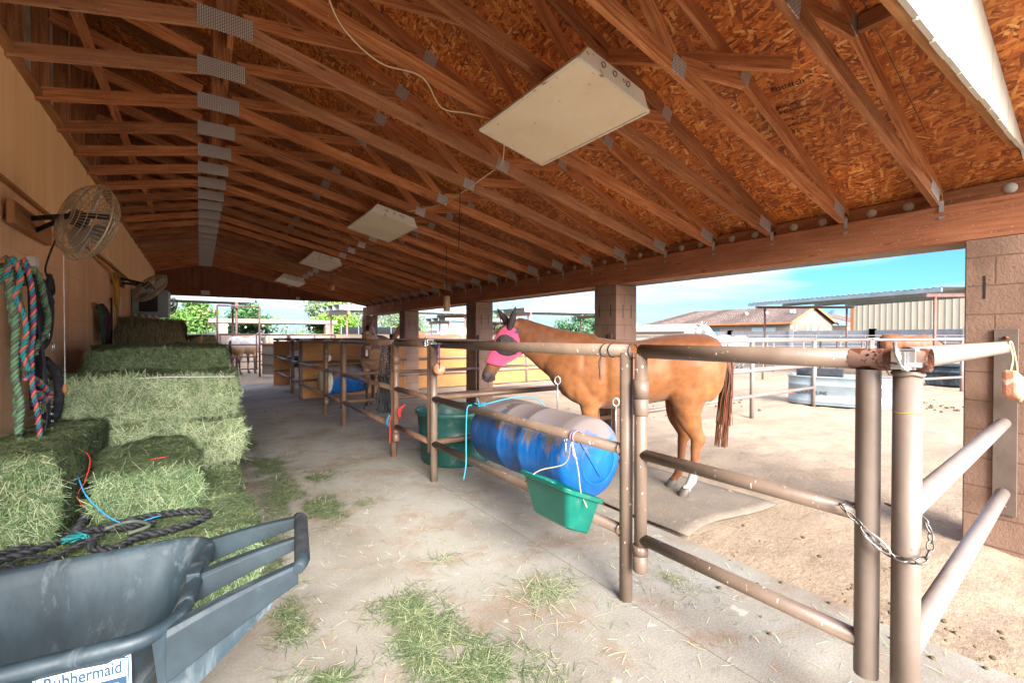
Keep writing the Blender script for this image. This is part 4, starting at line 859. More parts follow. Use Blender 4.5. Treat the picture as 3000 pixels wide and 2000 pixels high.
def horse(name, label, loc, hd, coat, mane, legc, neck, head, scale=1, vox=.016, fore=((.42,.14),(.40,-.14)), hind=((-.48,.13),(-.42,-.13)), face=None, socks=None, grp=None, muzzle=None, belly=None, tail=True, legtop=.62, tailn=170, extra=None, headdir=None, hairthin=1, earsback=0, maneside=-1, earlean=0):
    """neck: list of (x,y,z,h,w) from the shoulder to the poll; head: (direction, length)"""
    L_ = math.atan2(hd[1], hd[0]); t = thing(name, label, 'horse', loc, L_, grp, scale=scale)
    body = MB(); body.loft(path_rings(TORSO, 24))
    body.loft(path_rings(neck, 18))
    poll = V(neck[-1][:3]); hdv = V(head[0]).normalized(); hl = head[1]
    sideh = V((0,1,0)) if headdir is None else V(headdir); sideh = (sideh-hdv*sideh.dot(hdv)).normalized()
    uph = hdv.cross(sideh).normalized()
    if uph.dot(V((hdv.x*0+1, 0, .6))) < 0: uph = -uph     # 'uph' points out of the forehead
    # head sections: (t along, offset of centre along -uph, half depth, half width)
    HS = [(-.06, .055, .07, .045), (.0, .055, .105, .075), (.10, .06, .135, .098), (.20, .065, .15, .108), (.32, .06, .145, .10), (.44, .05, .118, .082), (.56, .035, .092, .064), (.70, .028, .074, .055), (.82, .027, .068, .056), (.91, .03, .064, .056), (.97, .034, .052, .046), (1.0, .036, .03, .028)]
    def hp(tt): # interpolate head section
        for a, b in zip(HS[:-1], HS[1:]):
            if a[0] <= tt <= b[0]: k = (tt-a[0])/(b[0]-a[0]); return [a[i]+(b[i]-a[i])*k for i in range(4)]
        return HS[-1]
    def hring(tt, inf=0, n=22, a0=0, a1=2*math.pi):
        s_ = hp(tt); c = poll+hdv*(tt*hl)-uph*(s_[1]); out = []
        for k in range(n):
            a = a0+(a1-a0)*k/(n if a1-a0 > 6.2 else n-1); ca, sa = math.cos(a), math.sin(a); wsc = 1-.34*(max(0, -sa)**2)*(1 if tt > .35 else .4)
            out.append(c+sideh*((s_[3]+inf)*wsc*math.copysign(abs(ca)**.82, ca))+uph*((s_[2]+inf)*math.copysign(abs(sa)**.86, sa)))
        return out
    body.loft([hring(q) for q in (-.06,.0,.05,.1,.15,.2,.26,.32,.38,.44,.5,.56,.63,.7,.76,.82,.87,.91,.95,.975,1.0)])
    # chin, nostril flare, cheek
    body.ball(poll+hdv*(hl*.90)-uph*.085, .034, 10, 7)
    for s_ in (-1, 1):
        body.ball(poll+hdv*(hl*.25)-uph*.10+sideh*.05*s_, .078, 12, 8)
        body.ball(poll+hdv*(hl*.90)+uph*.0+sideh*.036*s_, .027, 8, 6)
        body.ball(poll+hdv*(hl*.27)+uph*.045+sideh*.074*s_, .033, 8, 6)
        # ears
        e0 = poll+hdv*(.0*hl)+uph*.03+sideh*.055*s_; ed = (-hdv*.85+uph*(.45-earsback)+sideh*.16*s_+V((earlean if s_ < 0 else -earlean*.25, 0, 0))).normalized()
        body.tube([e0-ed*.03, e0+ed*.03, e0+ed*.09, e0+ed*.14, e0+ed*.175], [.026, .034, .033, .018, .004], 10)
    # shoulders, haunches
    for s_ in (-1, 1):
        body.loft(path_rings([(.60,.11*s_,1.30,.10,.05), (.58,.135*s_,1.15,.16,.085), (.50,.15*s_,1.0,.165,.09), (.42,.15*s_,.88,.12,.075), (.40,.14*s_,.78,.08,.06)], 14))
        body.loft(path_rings([(-.50,.10*s_,1.36,.12,.09), (-.54,.145*s_,1.22,.20,.125), (-.53,.155*s_,1.06,.22,.13), (-.46,.155*s_,.92,.18,.105), (-.465,.148*s_,.80,.12,.08), (-.48,.14*s_,.68,.07,.055)], 16))
    for (x, y) in fore:
        body.loft(path_rings([(.43,.9*y,.92,.10,.07), (x*.35+.42*.65,y,.78,.082,.062), (x*.7+.42*.3,y,.64,.062,.052), (x+.005,y,.52,.047,.042), (x+.01,y,.465,.05,.046), (x,y,.40,.036,.034), (x-.005,y,.29,.029,.027), (x-.01,y,.19,.031,.029), (x-.005,y,.145,.04,.036), (x+.02,y,.10,.032,.032), (x+.035,y,.07,.044,.042)], 14))
    for (x, y) in hind:
        body.loft(path_rings([(-.47,.95*y,.95,.16,.095), (-.45*.6+(x)*.4,y,.80,.125,.08), (x*.8-.47*.2-.02,y,.68,.102,.072), (x-.065,y,.58,.070,.054), (x-.09,y,.52,.066,.050), (x-.07,y,.46,.050,.042), (x-.06,y,.34,.039,.035), (x-.05,y,.22,.037,.035), (x-.035,y,.155,.043,.038), (x-.005,y,.105,.034,.033), (x+.015,y,.07,.047,.044)], 14))
    tmp = body.build('tmp', M['coat'], None); dg0 = tmp
    r = tmp.modifiers.new('r', 'REMESH'); r.mode = 'VOXEL'; r.voxel_size = vox; r.use_smooth_shade = True
    s_ = tmp.modifiers.new('s', 'SMOOTH'); s_.factor = .6; s_.iterations = int(.055/vox)+2
    dg = bpy.context.evaluated_depsgraph_get(); me = bpy.data.meshes.new_from_object(tmp.evaluated_get(dg)); om = tmp.data
    bpy.data.objects.remove(tmp); bpy.data.meshes.remove(om)
    me.name = 'body'; me.polygons.foreach_set('use_smooth', [True]*len(me.polygons)); me.materials.clear(); me.materials.append(M['coat'])
    nrm_ = [v.normal.copy() for v in me.vertices]
    for v, vn in zip(me.vertices, nrm_):   # muscle relief
        p = v.co.copy(); ay = abs(p.y); d = 0
        if -.9 < p.x < .85 and p.z > .45:
            for (gx, gz, sx, sz, am) in ((.27, 1.05, .035, .22, -.016), (.40, .98, .09, .10, .014), (.52, 1.12, .05, .16, .010), (.47, 1.30, .025, .14, -.008), (-.27, 1.14, .07, .12, -.022), (-.36, 1.36, .05, .05, .012), (-.62, 1.02, .03, .16, -.009), (-.42, .92, .07, .07, .010), (-.52, 1.20, .10, .12, .010), (.62, .98, .05, .08, .012), (.56, .90, .03, .06, -.010), (-.72, 1.12, .04, .14, .008)):
                d += am*math.exp(-((p.x-gx)/sx)**2-((p.z-gz)/sz)**2)
            v.co = p+vn*d*min(1, ay/.08)
        elif p.x >= .55 and p.z > 1.1 and (p-poll).length > hl*.4: v.co = p+vn*(.007*noise.noise(V((p.x*5, p.y*2, p.z*9))))
        if p.z < .45: v.co = v.co+vn*.0015*noise.noise(p*30)
    cols = []; muz = muzzle or mixc(coat, (.03,.025,.025), .8)
    for v in me.vertices:
        p = v.co; z = p.z; nz = noise.noise(p*3.1); c = mixc(coat, tuple(x*.62 for x in coat), .35*max(0, nz)+.12)
        if belly: c = mixc(c, belly, sm01(1.12, .82, z)*.55*(1 if z > .75 else 0))
        q = p-poll; th = q.dot(hdv)/hl; near_head = q.length < hl*1.25 and th > -.12
        if z < legtop and not near_head: c = mixc(c, legc, sm01(legtop, legtop-.22, z))
        if socks and not near_head:
            for sx, sy, sh, sc_ in socks:
                if (p.x > 0) == (sx > 0) and (p.y > 0) == (sy > 0): c = mixc(c, sc_, sm01(sh+.06, sh-.02, z+.05*noise.noise(p*22)))
        if near_head and th > .05 and (p-(poll+hdv*hl*th)).length < .24:
            c = mixc(c, muz, sm01(.66, .88, th))
            if face:
                for kind, a, b, w_, fc in face:
                    lat = abs(q.dot(sideh)); upd = q.dot(uph)
                    if a < th < b and lat < w_ and upd > -.03: c = mixc(c, fc, sm01(w_, w_*.6, lat))
            for s2 in (-1, 1):
                nn = (p-(poll+hdv*(hl*.925)+uph*.012+sideh*.052*s2)).length
                if nn < .017: c = (.012, .01, .01)
            mo = (q.dot(uph)+.052-.0*th); 
            if .84 < th < .985 and abs(mo) < .006 and abs(q.dot(sideh)) > .02: c = tuple(x*.35 for x in c)
        if extra: c = extra(p, c)
        cols.append(c)
    ca = me.color_attributes.new('Col', 'FLOAT_COLOR', 'POINT'); ca.data.foreach_set('color', [x for c in cols for x in (*c, 1)])
    bo = bpy.data.objects.new('body', me); COL.objects.link(bo); bo.parent = t; WM['body'] = WM[t.name]
    # hoofs
    for (x, y), o_ in [(f, .035) for f in fore]+[(f, .015) for f in hind]:
        mb = MB(); mb.loft([ering((x+o_+dx, y, z), (.35, 0, 1), h, w_, (1,0,0), 16) for dx, z, h, w_ in ((.005, .088, .044, .044), (.018, .05, .053, .05), (.03, .004, .063, .057))]); 
        mb.c = [(.10,.085,.07)]*len(mb.v); mb.build('hoof', M['vpaint'], t, world=False)
    # eyes
    for s_ in (-1, 1):
        mb = MB(); mb.ball(poll+hdv*(hl*.275)+uph*.047+sideh*.095*s_, .019, 12, 8); mb.build('eye', M['eye'], t, world=False)
    # mane / forelock / tail from thin locks
    hc = MB()
    def lock(p0, d0, ln, w0, n=4, drop=.8, jit=.2):
        p = V(p0); d = V(d0).normalized(); pts = [p.copy()]
        for k in range(n): d = (d+V((random.uniform(-jit, jit), random.uniform(-jit, jit), -drop*.5))).normalized(); p = p+d*ln/n; pts.append(p.copy())
        cc = tuple(max(0, x*random.uniform(.6, 1.35)) for x in mane); s0 = len(hc.v)
        hc.tube(pts, [w0*(1-.8*i/n) for i in range(len(pts))], 4, False, 0, cc)
    NK = spline([s[:3] for s in neck], 10); NR = spline([(s[3], s[4], 0) for s in neck], 10)
    nn = int(150*hairthin)
    for k in range(nn):
        u = .12+.86*k/nn; i = min(len(NK)-2, int(u*(len(NK)-1))); c = NK[i].lerp(NK[i+1], u*(len(NK)-1)-i); tt = (NK[i+1]-NK[i]).normalized()
        up = V((0,0,1))-tt*tt.z; up.normalize(); 
        lock(c+up*(NR[i][0]*.93)+V((0, maneside*.012, 0)), up*.5+V((0, maneside*1., 0))-tt*.3, random.uniform(.08, .17), .006, 3, 1.1, .25)
    for k in range(int(26*hairthin)): lock(poll+uph*.06+sideh*random.uniform(-.03, .03), uph*.5+hdv*.8, random.uniform(.10, .2), .006, 3, .2, .15)
    hc.build('mane', M['hair'], t, world=False)
    if tail:
        hc = MB()
        for k in range(tailn):
            a = random.uniform(0, 6.28); r0 = random.random()**.5*.028; p0 = V((-.765+.0*r0, math.cos(a)*r0, 1.33+math.sin(a)*r0)); pts = [p0]
            sp = random.uniform(.6, 1.3); ln = random.uniform(.45, 1.0)
            for z, dx, rr in ((1.25, -.022, 1.2), (1.08, -.030, 1.6), (.88, -.018, 2.1), (.64, .0, 2.6), (.44, .015, 2.3)):
                if (1.3-z) > ln: break
                pts.append(V((-.80+dx+math.sin(a)*r0*rr*sp*.8+random.uniform(-.016, .016), math.cos(a)*r0*rr*sp+random.uniform(-.012, .012), z)))
            hc.tube(spline(pts, 2), [.0075*(1-.8*i/(len(pts)*2)) for i in range((len(pts)-1)*2+1)], 4, False, 0, tuple(x*(.7+.6*random.random()**2) for x in mane))
        hc.build('tail', M['hair'], t, world=False)
    return t, dict(poll=poll, hdv=hdv, hl=hl, sideh=sideh, uph=uph, hring=hring, hp=hp, bo=bo)
m_, N_, L_, b_ = mat('dark_eye', .08, 0, .6); b_.inputs['Base Color'].default_value = (.012, .008, .006, 1); M['eye'] = m_
NECK_LOW = [(.42,0,1.19,.29,.165), (.60,0,1.24,.27,.15), (.78,0,1.325,.22,.125), (.94,0,1.415,.175,.10), (1.06,0,1.49,.14,.082), (1.15,0,1.54,.105,.072)]
# chestnut horse with the pink mask
def chest_extra(p, c):
    if p.z > .9: c = mixc(c, (.27,.10,.032), .35*sm01(-.2, -.45, p.x)*sm01(1.3, 1.0, p.z)); 
    if p.z > 1.32: c = mixc(c, (.12,.036,.014), sm01(1.30, 1.45, p.z)*.8)
    return c
ch_t, H = horse('horse', 'chestnut horse in a pink fly mask standing beside the blue barrel', (3.36, 2.87, 0), (-.735, .678), (.22,.078,.022), (.15,.045,.018), (.15,.047,.017), NECK_LOW, ((.50,0,-.86), .60), 1.0, .013,
    fore=((.40,.14),(.34,-.12)), hind=((-.46,.12),(-.40,-.13)), socks=[(-1,1,.30,(.42,.38,.34)), (1,1,.22,(.46,.43,.40))], muzzle=(.055,.035,.035), legtop=.5, extra=chest_extra, belly=(.27,.10,.032), hairthin=.9, headdir=(-.34, 1, -.05), earlean=.75)
# the fly mask: a thin shell round the head, with dark eye domes and ear covers
def mask(t, H):
    mb = MB(); n = 40; ts = [-.035+.70*i/30 for i in range(31)]; rings = []
    for q in ts:
        rr = []
        for k, p in enumerate(H['hring'](q, .010, n)):
            a = 2*math.pi*k/n; slant = .10*(-math.sin(a)) if q > .5 else 0
            rr.append(p+H['hdv']*(slant*H['hl']*((q-.5)/.2)*-.6)+V((0,0,0)))
        rings.append(rr)
    for r in rings: mb.v += [V(p) for p in r]
    for i in range(30):
        for k in range(n):
            k2 = (k+1) % n; mb.face([i*n+k, i*n+k2, (i+1)*n+k2, (i+1)*n+k], None, 0, True)
    o = mb.build('fly_mask', M['pink'], t, world=False); s_ = o.modifiers.new('s', 'SOLIDIFY'); s_.thickness = .004; s_.offset = 1
    def hpt(tt, a, inf):
        s_ = H['hp'](tt); c = H['poll']+H['hdv']*(tt*H['hl'])-H['uph']*s_[1]; ca, sa = math.cos(a), math.sin(a); wsc = 1-.34*(max(0, -sa)**2)*(1 if tt > .35 else .4)
        return c+H['sideh']*((s_[3]+inf)*wsc*math.copysign(abs(ca)**.82, ca))+H['uph']*((s_[2]+inf)*math.copysign(abs(sa)**.86, sa))
    for sd_ in (0, 1):
        mb = MB(); rows = []
        for i in range(9):
            rr = i/8; row = []
            for k in range(28):
                b = 2*math.pi*k/28; tt = .30+.17*rr*math.cos(b); aa = .28+.82*rr*math.sin(b)*1.0
                a = aa if sd_ == 0 else math.pi-aa; row.append(hpt(tt, a, .0165+.016*(1-rr*rr)))
            rows.append(row)
        mb.loft(rows, False); mb.build('eye_cover', M['darkmesh'], o, world=False)
    for s_ in (-1, 1):
        e0 = H['poll']+H['uph']*.03+H['sideh']*.055*s_; ed = (-H['hdv']*.85+H['uph']*.45+H['sideh']*.16*s_+V((.75 if s_ < 0 else -.19, 0, 0))).normalized()
        mb = MB(); mb.tube([e0-ed*.075, e0-ed*.04, e0, e0+ed*.05, e0+ed*.10, e0+ed*.15, e0+ed*.19, e0+ed*.20], [.028, .045, .048, .046, .042, .026, .012, .004], 16, True, 0, None, .75); mb.build('ear_cover', M['darkmesh'], o, world=False)
    # small triangle badge and seam
    c = hpt(.02, .05, .017)+V((0,0,-.0)); mb = MB(); q = [c+H['hdv']*(.030*math.cos(R(180+120*k)))+H['uph']*(.026*math.sin(R(120*k))) for k in range(3)]
    y_ = V((0,1,0)); mb.loft([[p+y_*.004 for p in q], [p+y_*.012 for p in q]], True, 0, False); mb.build('badge', M['ink'], o, world=False)
    mb = MB(); mb.tube([hpt(-.03, R(a), .015) for a in range(-80, 261, 10)], .005, 6, False); mb.tube([hpt(.035, R(a), .0145) for a in range(-60, 241, 10)], .0035, 6, False); mb.build('edge_binding', M['pink'], o, world=False)
m_, N_, L_, b_ = mat('pink_fabric', .85, 0, .2); b_.inputs['Base Color'].default_value = (.62, .06, .14, 1); b_.inputs['Sheen Weight'].default_value = .3; bump(N_, L_, b_, noi(N_, L_, coords(N_, L_), 12, 4), .4, .01); M['pink'] = m_
mask(ch_t, H)
NECK_HIGH = [(.42,0,1.20,.27,.15), (.56,0,1.32,.24,.135), (.70,0,1.46,.20,.115), (.82,0,1.60,.165,.095), (.91,0,1.70,.135,.08), (.98,0,1.76,.105,.07)]
# dark bay facing the aisle: head slightly low
NECK_MID = [(.42,0,1.20,.27,.15), (.60,0,1.28,.235,.135), (.78,0,1.38,.195,.112), (.92,0,1.49,.16,.093), (1.03,0,1.57,.13,.08), (1.12,0,1.62,.10,.07)]
horse('horse', 'dark bay horse with a white star and pale snip facing the aisle', (3.02, 9.35, 0), (-.42, -.907), (.26,.135,.08), (.014,.011,.01), (.02,.014,.012), NECK_MID, ((.42,0,-.90), .60), 1.0, .02,
    face=[('star', .16, .30, .032, (.6,.55,.5)), ('snip', .80, .97, .022, (.62,.42,.38))], muzzle=(.03,.022,.022), legtop=.75, belly=(.34,.19,.10), hairthin=.7, hind=((-.50,.13),(-.40,-.13)))
horse('horse', 'red sorrel horse looking left behind the dark bay, outside the far pillars', (6.0, 12.85, 0), (-.80, .60), (.30,.105,.05), (.16,.05,.025), (.2,.07,.03), NECK_HIGH, ((.62,0,-.78), .58), 1.04, .03, muzzle=(.14,.06,.04), hairthin=.5, tailn=40)
def roan_extra(p, c):
    if p.z < 1.18 and p.x < .6: c = mixc((.42,.25,.12), c, sm01(1.0, 1.2, p.z)*.9)
    if p.z < .72: c = mixc((.05,.045,.045), c, sm01(.55, .74, p.z))
    if p.x > .95: c = mixc(c, (.10,.08,.075), .75)
    return c
horse('horse', 'buckskin roan horse with a black tail, seen from behind in the far pen', (1.42, 20.1, 0), (.62, .78), (.50,.46,.44), (.02,.018,.02), (.05,.045,.045), NECK_MID, ((.42,0,-.90), .58), .98, .03, extra=roan_extra, hairthin=.5, tailn=60)
WH = (.50,.49,.475)
horse('horse', 'white horse with raised head standing beyond the pale pipe fence', (11.28, 6.82, 0), (.65, .76), WH, (.40,.38,.34), WH, [(.42,0,1.20,.27,.15), (.56,.01,1.31,.235,.13), (.68,.03,1.44,.19,.11), (.78,.06,1.56,.16,.092), (.86,.09,1.65,.13,.08), (.92,.12,1.70,.10,.07)], ((.62,.45,-.62), .56), 1.0, .024, muzzle=(.5,.45,.43), hairthin=.6, tailn=60, fore=((.42,.14),(.40,-.14)), hind=((-.52,.14),(-.44,-.15)), socks=None)
GRZ = [(.42,0,1.20,.27,.15), (.60,0,1.19,.235,.13), (.80,0,1.10,.19,.11), (.96,0,.97,.155,.092), (1.08,0,.82,.13,.08), (1.16,0,.70,.105,.07)]
horse('horse', 'pale grey horse grazing far off under the metal shade roof', (19.9, 11.4, 0), (-.85, .5), (.42,.41,.40), (.3,.29,.28), (.3,.29,.28), GRZ, ((.35,0,-.93), .56), 1.0, .035, hairthin=.3, tailn=30)
horse('horse', 'bay horse with black mane grazing behind the right-hand pens', (21.2, 5.5, 0), (.62, -.78), (.20,.07,.028), (.015,.012,.012), (.03,.02,.018), GRZ, ((.35,0,-.93), .58), 1.04, .03, legtop=.8, hairthin=.5, tailn=50)

# ------------------------------------------------------------ hay
GREENS = [(.09,.15,.06), (.14,.20,.085), (.16,.22,.0955), (.33,.37,.19), (.46,.46,.28), (.06,.10,.05)]
PALE = [(.20,.26,.12), (.33,.36,.19), (.47,.46,.28), (.13,.19,.085), (.58,.55,.37)]
BROWN = [(.17,.12,.065), (.24,.17,.09), (.34,.25,.14), (.11,.08,.045), (.42,.32,.18)]
DARKG = [(.06,.10,.045), (.10,.14,.06), (.16,.20,.10), (.26,.28,.16)]
def blade(mb, p, d, ln, wd, col, nrm, lift=.4):
    d = d.normalized(); s_ = d.cross(nrm)
    if s_.length < 1e-3: s_ = d.orthogonal()
    s_.normalize(); q = p+d*ln; m_ = (p+q)/2+nrm*random.uniform(-.1, .25)*ln*lift; w2 = wd/2
    o = len(mb.v); mb.v += [p-s_*w2, p+s_*w2, m_+s_*w2, m_-s_*w2, q+s_*w2*.4, q-s_*w2*.4]; mb.c += [col]*6
    mb.face([o, o+1, o+2, o+3]); mb.face([o+3, o+2, o+4, o+5])
def bale(b, label, pal, n=5200, core='haycore', cut=.3, name='hay_bale', faces=('-y', '+z', '+x'), rot=0, grain=None, palf=None, strings=None, ln=(.03, .1)):
    (x0, x1, y0, y1, z0, z1) = b; c = V(((x0+x1)/2, (y0+y1)/2, z0)); t = thing(name, label, 'hay bale', c, R(rot), 'hay bales stacked along the left wall')
    hx, hy, hz = (x1-x0)/2, (y1-y0)/2, z1-z0; sd_ = random.random()*50
    def warp(p):
        q = V(p); u = noise.noise_vector(V((q.x*3+sd_, q.y*3, q.z*3)))*.040+noise.noise_vector(V((q.x*11+sd_, q.y*11, q.z*11)))*.018
        # round the edges a little
        ex = abs(q.x)/hx; ey = abs(q.y)/hy; ez = abs(q.z-hz/2)/(hz/2); k = .028*(max(0, ex+ey+ez-2.0))
        q.x -= math.copysign(k, q.x); q.y -= math.copysign(k, q.y); q.z -= math.copysign(k*.7, q.z-hz/2); q += u; q.z = max(q.z, .002) if z0 < .01 else q.z
        return q
    bm = bmesh.new(); bmesh.ops.create_cube(bm, size=1); bmesh.ops.subdivide_edges(bm, edges=bm.edges[:], cuts=11, use_grid_fill=True)
    for v in bm.verts: v.co = warp(V((v.co.x*2*hx*.985, v.co.y*2*hy*.985, (v.co.z+.5)*hz)))
    me = bpy.data.meshes.new('packed_hay'); bm.to_mesh(me); bm.free(); me.materials.append(M[core]); me.polygons.foreach_set('use_smooth', [True]*len(me.polygons))
    o = bpy.data.objects.new('packed_hay', me); COL.objects.link(o); o.parent = t
    mb = MB(); F = {'-y': (2*hx*hz), '+z': (4*hx*hy), '+x': (2*hy*hz)}; tot = sum(F[f] for f in faces)
    for f in faces:
        for k in range(int(n*1.7*F[f]/tot)):
            a, b_ = random.uniform(-1, 1), random.uniform(0, 1)
            if f == '-y': p = V((a*hx, -hy, b_*hz)); nr = V((0, -1, 0)); d = V((random.gauss(0, .7), 0, random.gauss(.2, .9)))
            elif f == '+z': p = V((a*hx, (2*b_-1)*hy, hz)); nr = V((0, 0, 1)); d = V((random.gauss(0, 1), random.gauss(0, .6), 0))
            else: p = V((hx, a*hy, b_*hz)); nr = V((1, 0, 0)); d = V((0, random.gauss(0, .5), random.gauss(0, .9)))
            if grain: d = V(grain)+d*.35
            d = d.normalized()+nr*random.uniform(-.1, .42); p = warp(p)+nr*random.uniform(-.004, .008)
            pl = (palf or {}).get(f, pal); cc = random.choice(pl); s_ = random.uniform(.7, 1.25)*(1+.35*noise.noise(p*5+V((sd_, 0, 0)))); L_ = random.uniform(*ln)
            if random.random() < .02: L_ *= 2.2; d += nr*.5
            blade(mb, p-d*L_*.5, d, L_, random.uniform(.0013, .0030), (cc[0]*s_*.76, cc[1]*s_*.84, cc[2]*s_*.84), nr)
    mb.build('loose_stems', M['straw'], t, world=False)
    if strings:
        for pts in strings: m2 = MB(); m2.tube(pts, .0025, 5); m2.build('string', M['white'], t)
    return t
bale((-.93, .28, 2.79, 3.50, 0, .42), 'low green hay bale with black tack lying on top', GREENS, 11000)
bale((-.94, .25, 3.52, 4.30, 0, .42), 'lowest green bale at the foot of the tall front stack', GREENS, 9000)
bale((-.96, -.55, 3.05, 4.32, .40, .88), 'small green bale on end beneath the hanging ropes', GREENS, 6500, rot=-1)
bale((-.53, -.02, 3.28, 4.30, .40, .70), 'loose broken half bale with a blue string across it', GREENS, 7000, rot=4, ln=(.04, .12))
bale((-.95, .29, 4.33, 5.05, 0, .41), 'bottom bale of the tall front stack, buried under the others', GREENS, 1200)
bale((-.94, .31, 4.33, 5.06, .40, .80), 'bulging middle bale of the tall front stack', PALE, 9000, ln=(.04, .12), palf={'+x': GREENS})
bale((-.92, .27, 4.35, 5.04, .79, 1.16), 'top bale of the tall front stack with a white string along it', PALE, 12000, ln=(.04, .12), palf={'+z': GREENS}, strings=[[(-.9, 4.37, 1.135), (-.2, 4.335, 1.14), (.24, 4.36, 1.12)]])
bale((-.88, .26, 5.12, 6.30, 0, .45), 'bottom bale of the second stack', DARKG, 900)
bale((-.88, .27, 5.12, 6.30, .44, .92), 'middle bale of the second stack', DARKG, 1600)
bale((-.80, .24, 5.12, 6.30, .91, 1.36), 'dark green bale behind and above the tall front stack', DARKG, 9000)
bale((-.90, .22, 6.36, 8.9, 0, .62), 'lower brownish bale of the far stack', BROWN, 900)
bale((-.88, .26, 6.36, 8.8, .61, 1.20), 'dark weathered bale sloping at the far end of the stack', DARKG, 4200)
bale((-.86, -.16, 7.25, 8.25, 1.19, 1.64), 'brown bale standing on end on top of the far stack', BROWN, 7000, 'haybrown', grain=(.12, 0, 1), ln=(.05, .14))
bale((-.12, .18, 7.3, 8.1, 1.19, 1.44), 'small curved brown flake of hay beside the standing brown bale', BROWN, 2600, 'haybrown', grain=(1, 0, .3))
# loose hay on the floor
def loose():
    mb = MB()
    def patch(cx, cy, rx, ry, n, pal=GREENS, ang=0, h=.03, ln=(.03, .10), zb=0.004):
        n = int(n*1.6)
        for k in range(n):
            a = random.uniform(0, 6.283); r = min(1.9, abs(random.gauss(0, .62))); ca, sa = math.cos(R(ang)), math.sin(R(ang))
            x, y = r*rx*math.cos(a), r*ry*math.sin(a); wob = 1+.45*noise.noise(V((math.cos(a)*1.5+cx, math.sin(a)*1.5+cy, 2))); x *= wob; y *= wob
            px, py = cx+x*ca-y*sa, cy+x*sa+y*ca
            if noise.noise(V((px*5.2, py*5.2, 7)))+.5*noise.noise(V((px*15, py*15, 3))) < -.10+.30*(r-.6): continue
            if px < .30 and py > 2.7: continue
            d = V((random.gauss(0, 1), random.gauss(0, 1), random.gauss(0, .05))); s_ = random.uniform(.6, 1.25)
            blade(mb, V((px, py, zb+random.random()**2*h*.35*max(0, 1.1-r))), d, random.uniform(*ln), random.uniform(.0014, .0028), tuple(q*s_*.78 for q in random.choice(pal)), V((0,0,1)), .06)
    patch(.92, 2.20, .17, .30, 3000, ang=8); patch(.98, 1.70, .22, .28, 2900, ang=30); patch(.84, 1.95, .13, .18, 1100); patch(1.02, 1.35, .2, .2, 1300); patch(.78, 1.30, .14, .2, 900)
    patch(.45, 1.98, .10, .10, 700); patch(.52, 1.35, .10, .14, 500); patch(.50, 1.62, .08, .10, 250)
    patch(.62, 4.6, .24, .75, 4200, h=.05); patch(.85, 4.05, .30, .34, 4200, h=.05, ang=20); patch(.62, 5.7, .26, .7, 4200, h=.06); patch(.5, 7.0, .2, .9, 2600, h=.05); patch(.95, 5.0, .28, .3, 1500)
    patch(.40, 3.4, .12, .7, 1300); patch(.36, 2.55, .1, .4, 800)
    patch(1.62, 2.0, .26, .30, 420, PALE, h=.05, ln=(.06, .18)); patch(1.28, 2.62, .12, .12, 150, PALE, h=.05, ln=(.06, .16)); patch(1.95, 13.2, .2, .35, 900, PALE, h=.2)
    patch(1.45, 5.2, .5, 1.6, 260, PALE); patch(2.3, 1.7, .35, .5, 260, PALE); patch(2.4, 5.2, .5, 1.0, 900, PALE)
    for k in range(3600):   # scattered single stems over the slab
        x, y = random.uniform(.2, 2.8), random.uniform(.5, 12)*random.random()**.3
        blade(mb, V((x, y, .004)), V((random.gauss(0, 1), random.gauss(0, 1), .04)), random.uniform(.02, .08), random.uniform(.0018, .0032), tuple(q*random.uniform(.7, 1.3) for q in random.choice(PALE)), V((0,0,1)))
    o = mb.build('loose_hay', M['straw']); tag(o, 'loose green hay strewn over the concrete aisle', 'hay', kind='stuff')
loose()
# dung and clods in the pens
def clods():
    mb = MB()
    for cx, cy, n, s_, sp in [(12.5, 2.6, 26, .05, .35), (3.05, .62, 26, .02, .16), (3.3, .9, 14, .015, .25), (2.95, 1.3, 26, .02, .3), (9.2, 5.6, 20, .05, .4), (11.8, 4.0, 10, .05, .3), (13.4, 3.4, 14, .05, .3), (8.6, 6.6, 12, .04, .6), (3.4, 3.8, 18, .02, .5), (7, 6.2, 16, .03, .8), (3.0, 5.5, 22, .02, .5), (3.2, 9.2, 24, .025, .6), (1.2, 9.8, 5, .02, .15)]:
        for k in range(n):
            r = s_*random.uniform(.25, .8); mb.ball((cx+random.gauss(0, sp), cy+random.gauss(0, sp), r*.3), r, 7, 5, 0, (1, random.uniform(.7, 1.2), .6))
    tag(mb.build('dung', M['dung']), 'dark dried dung and clods scattered over the pens', 'dung', kind='stuff')
clods()

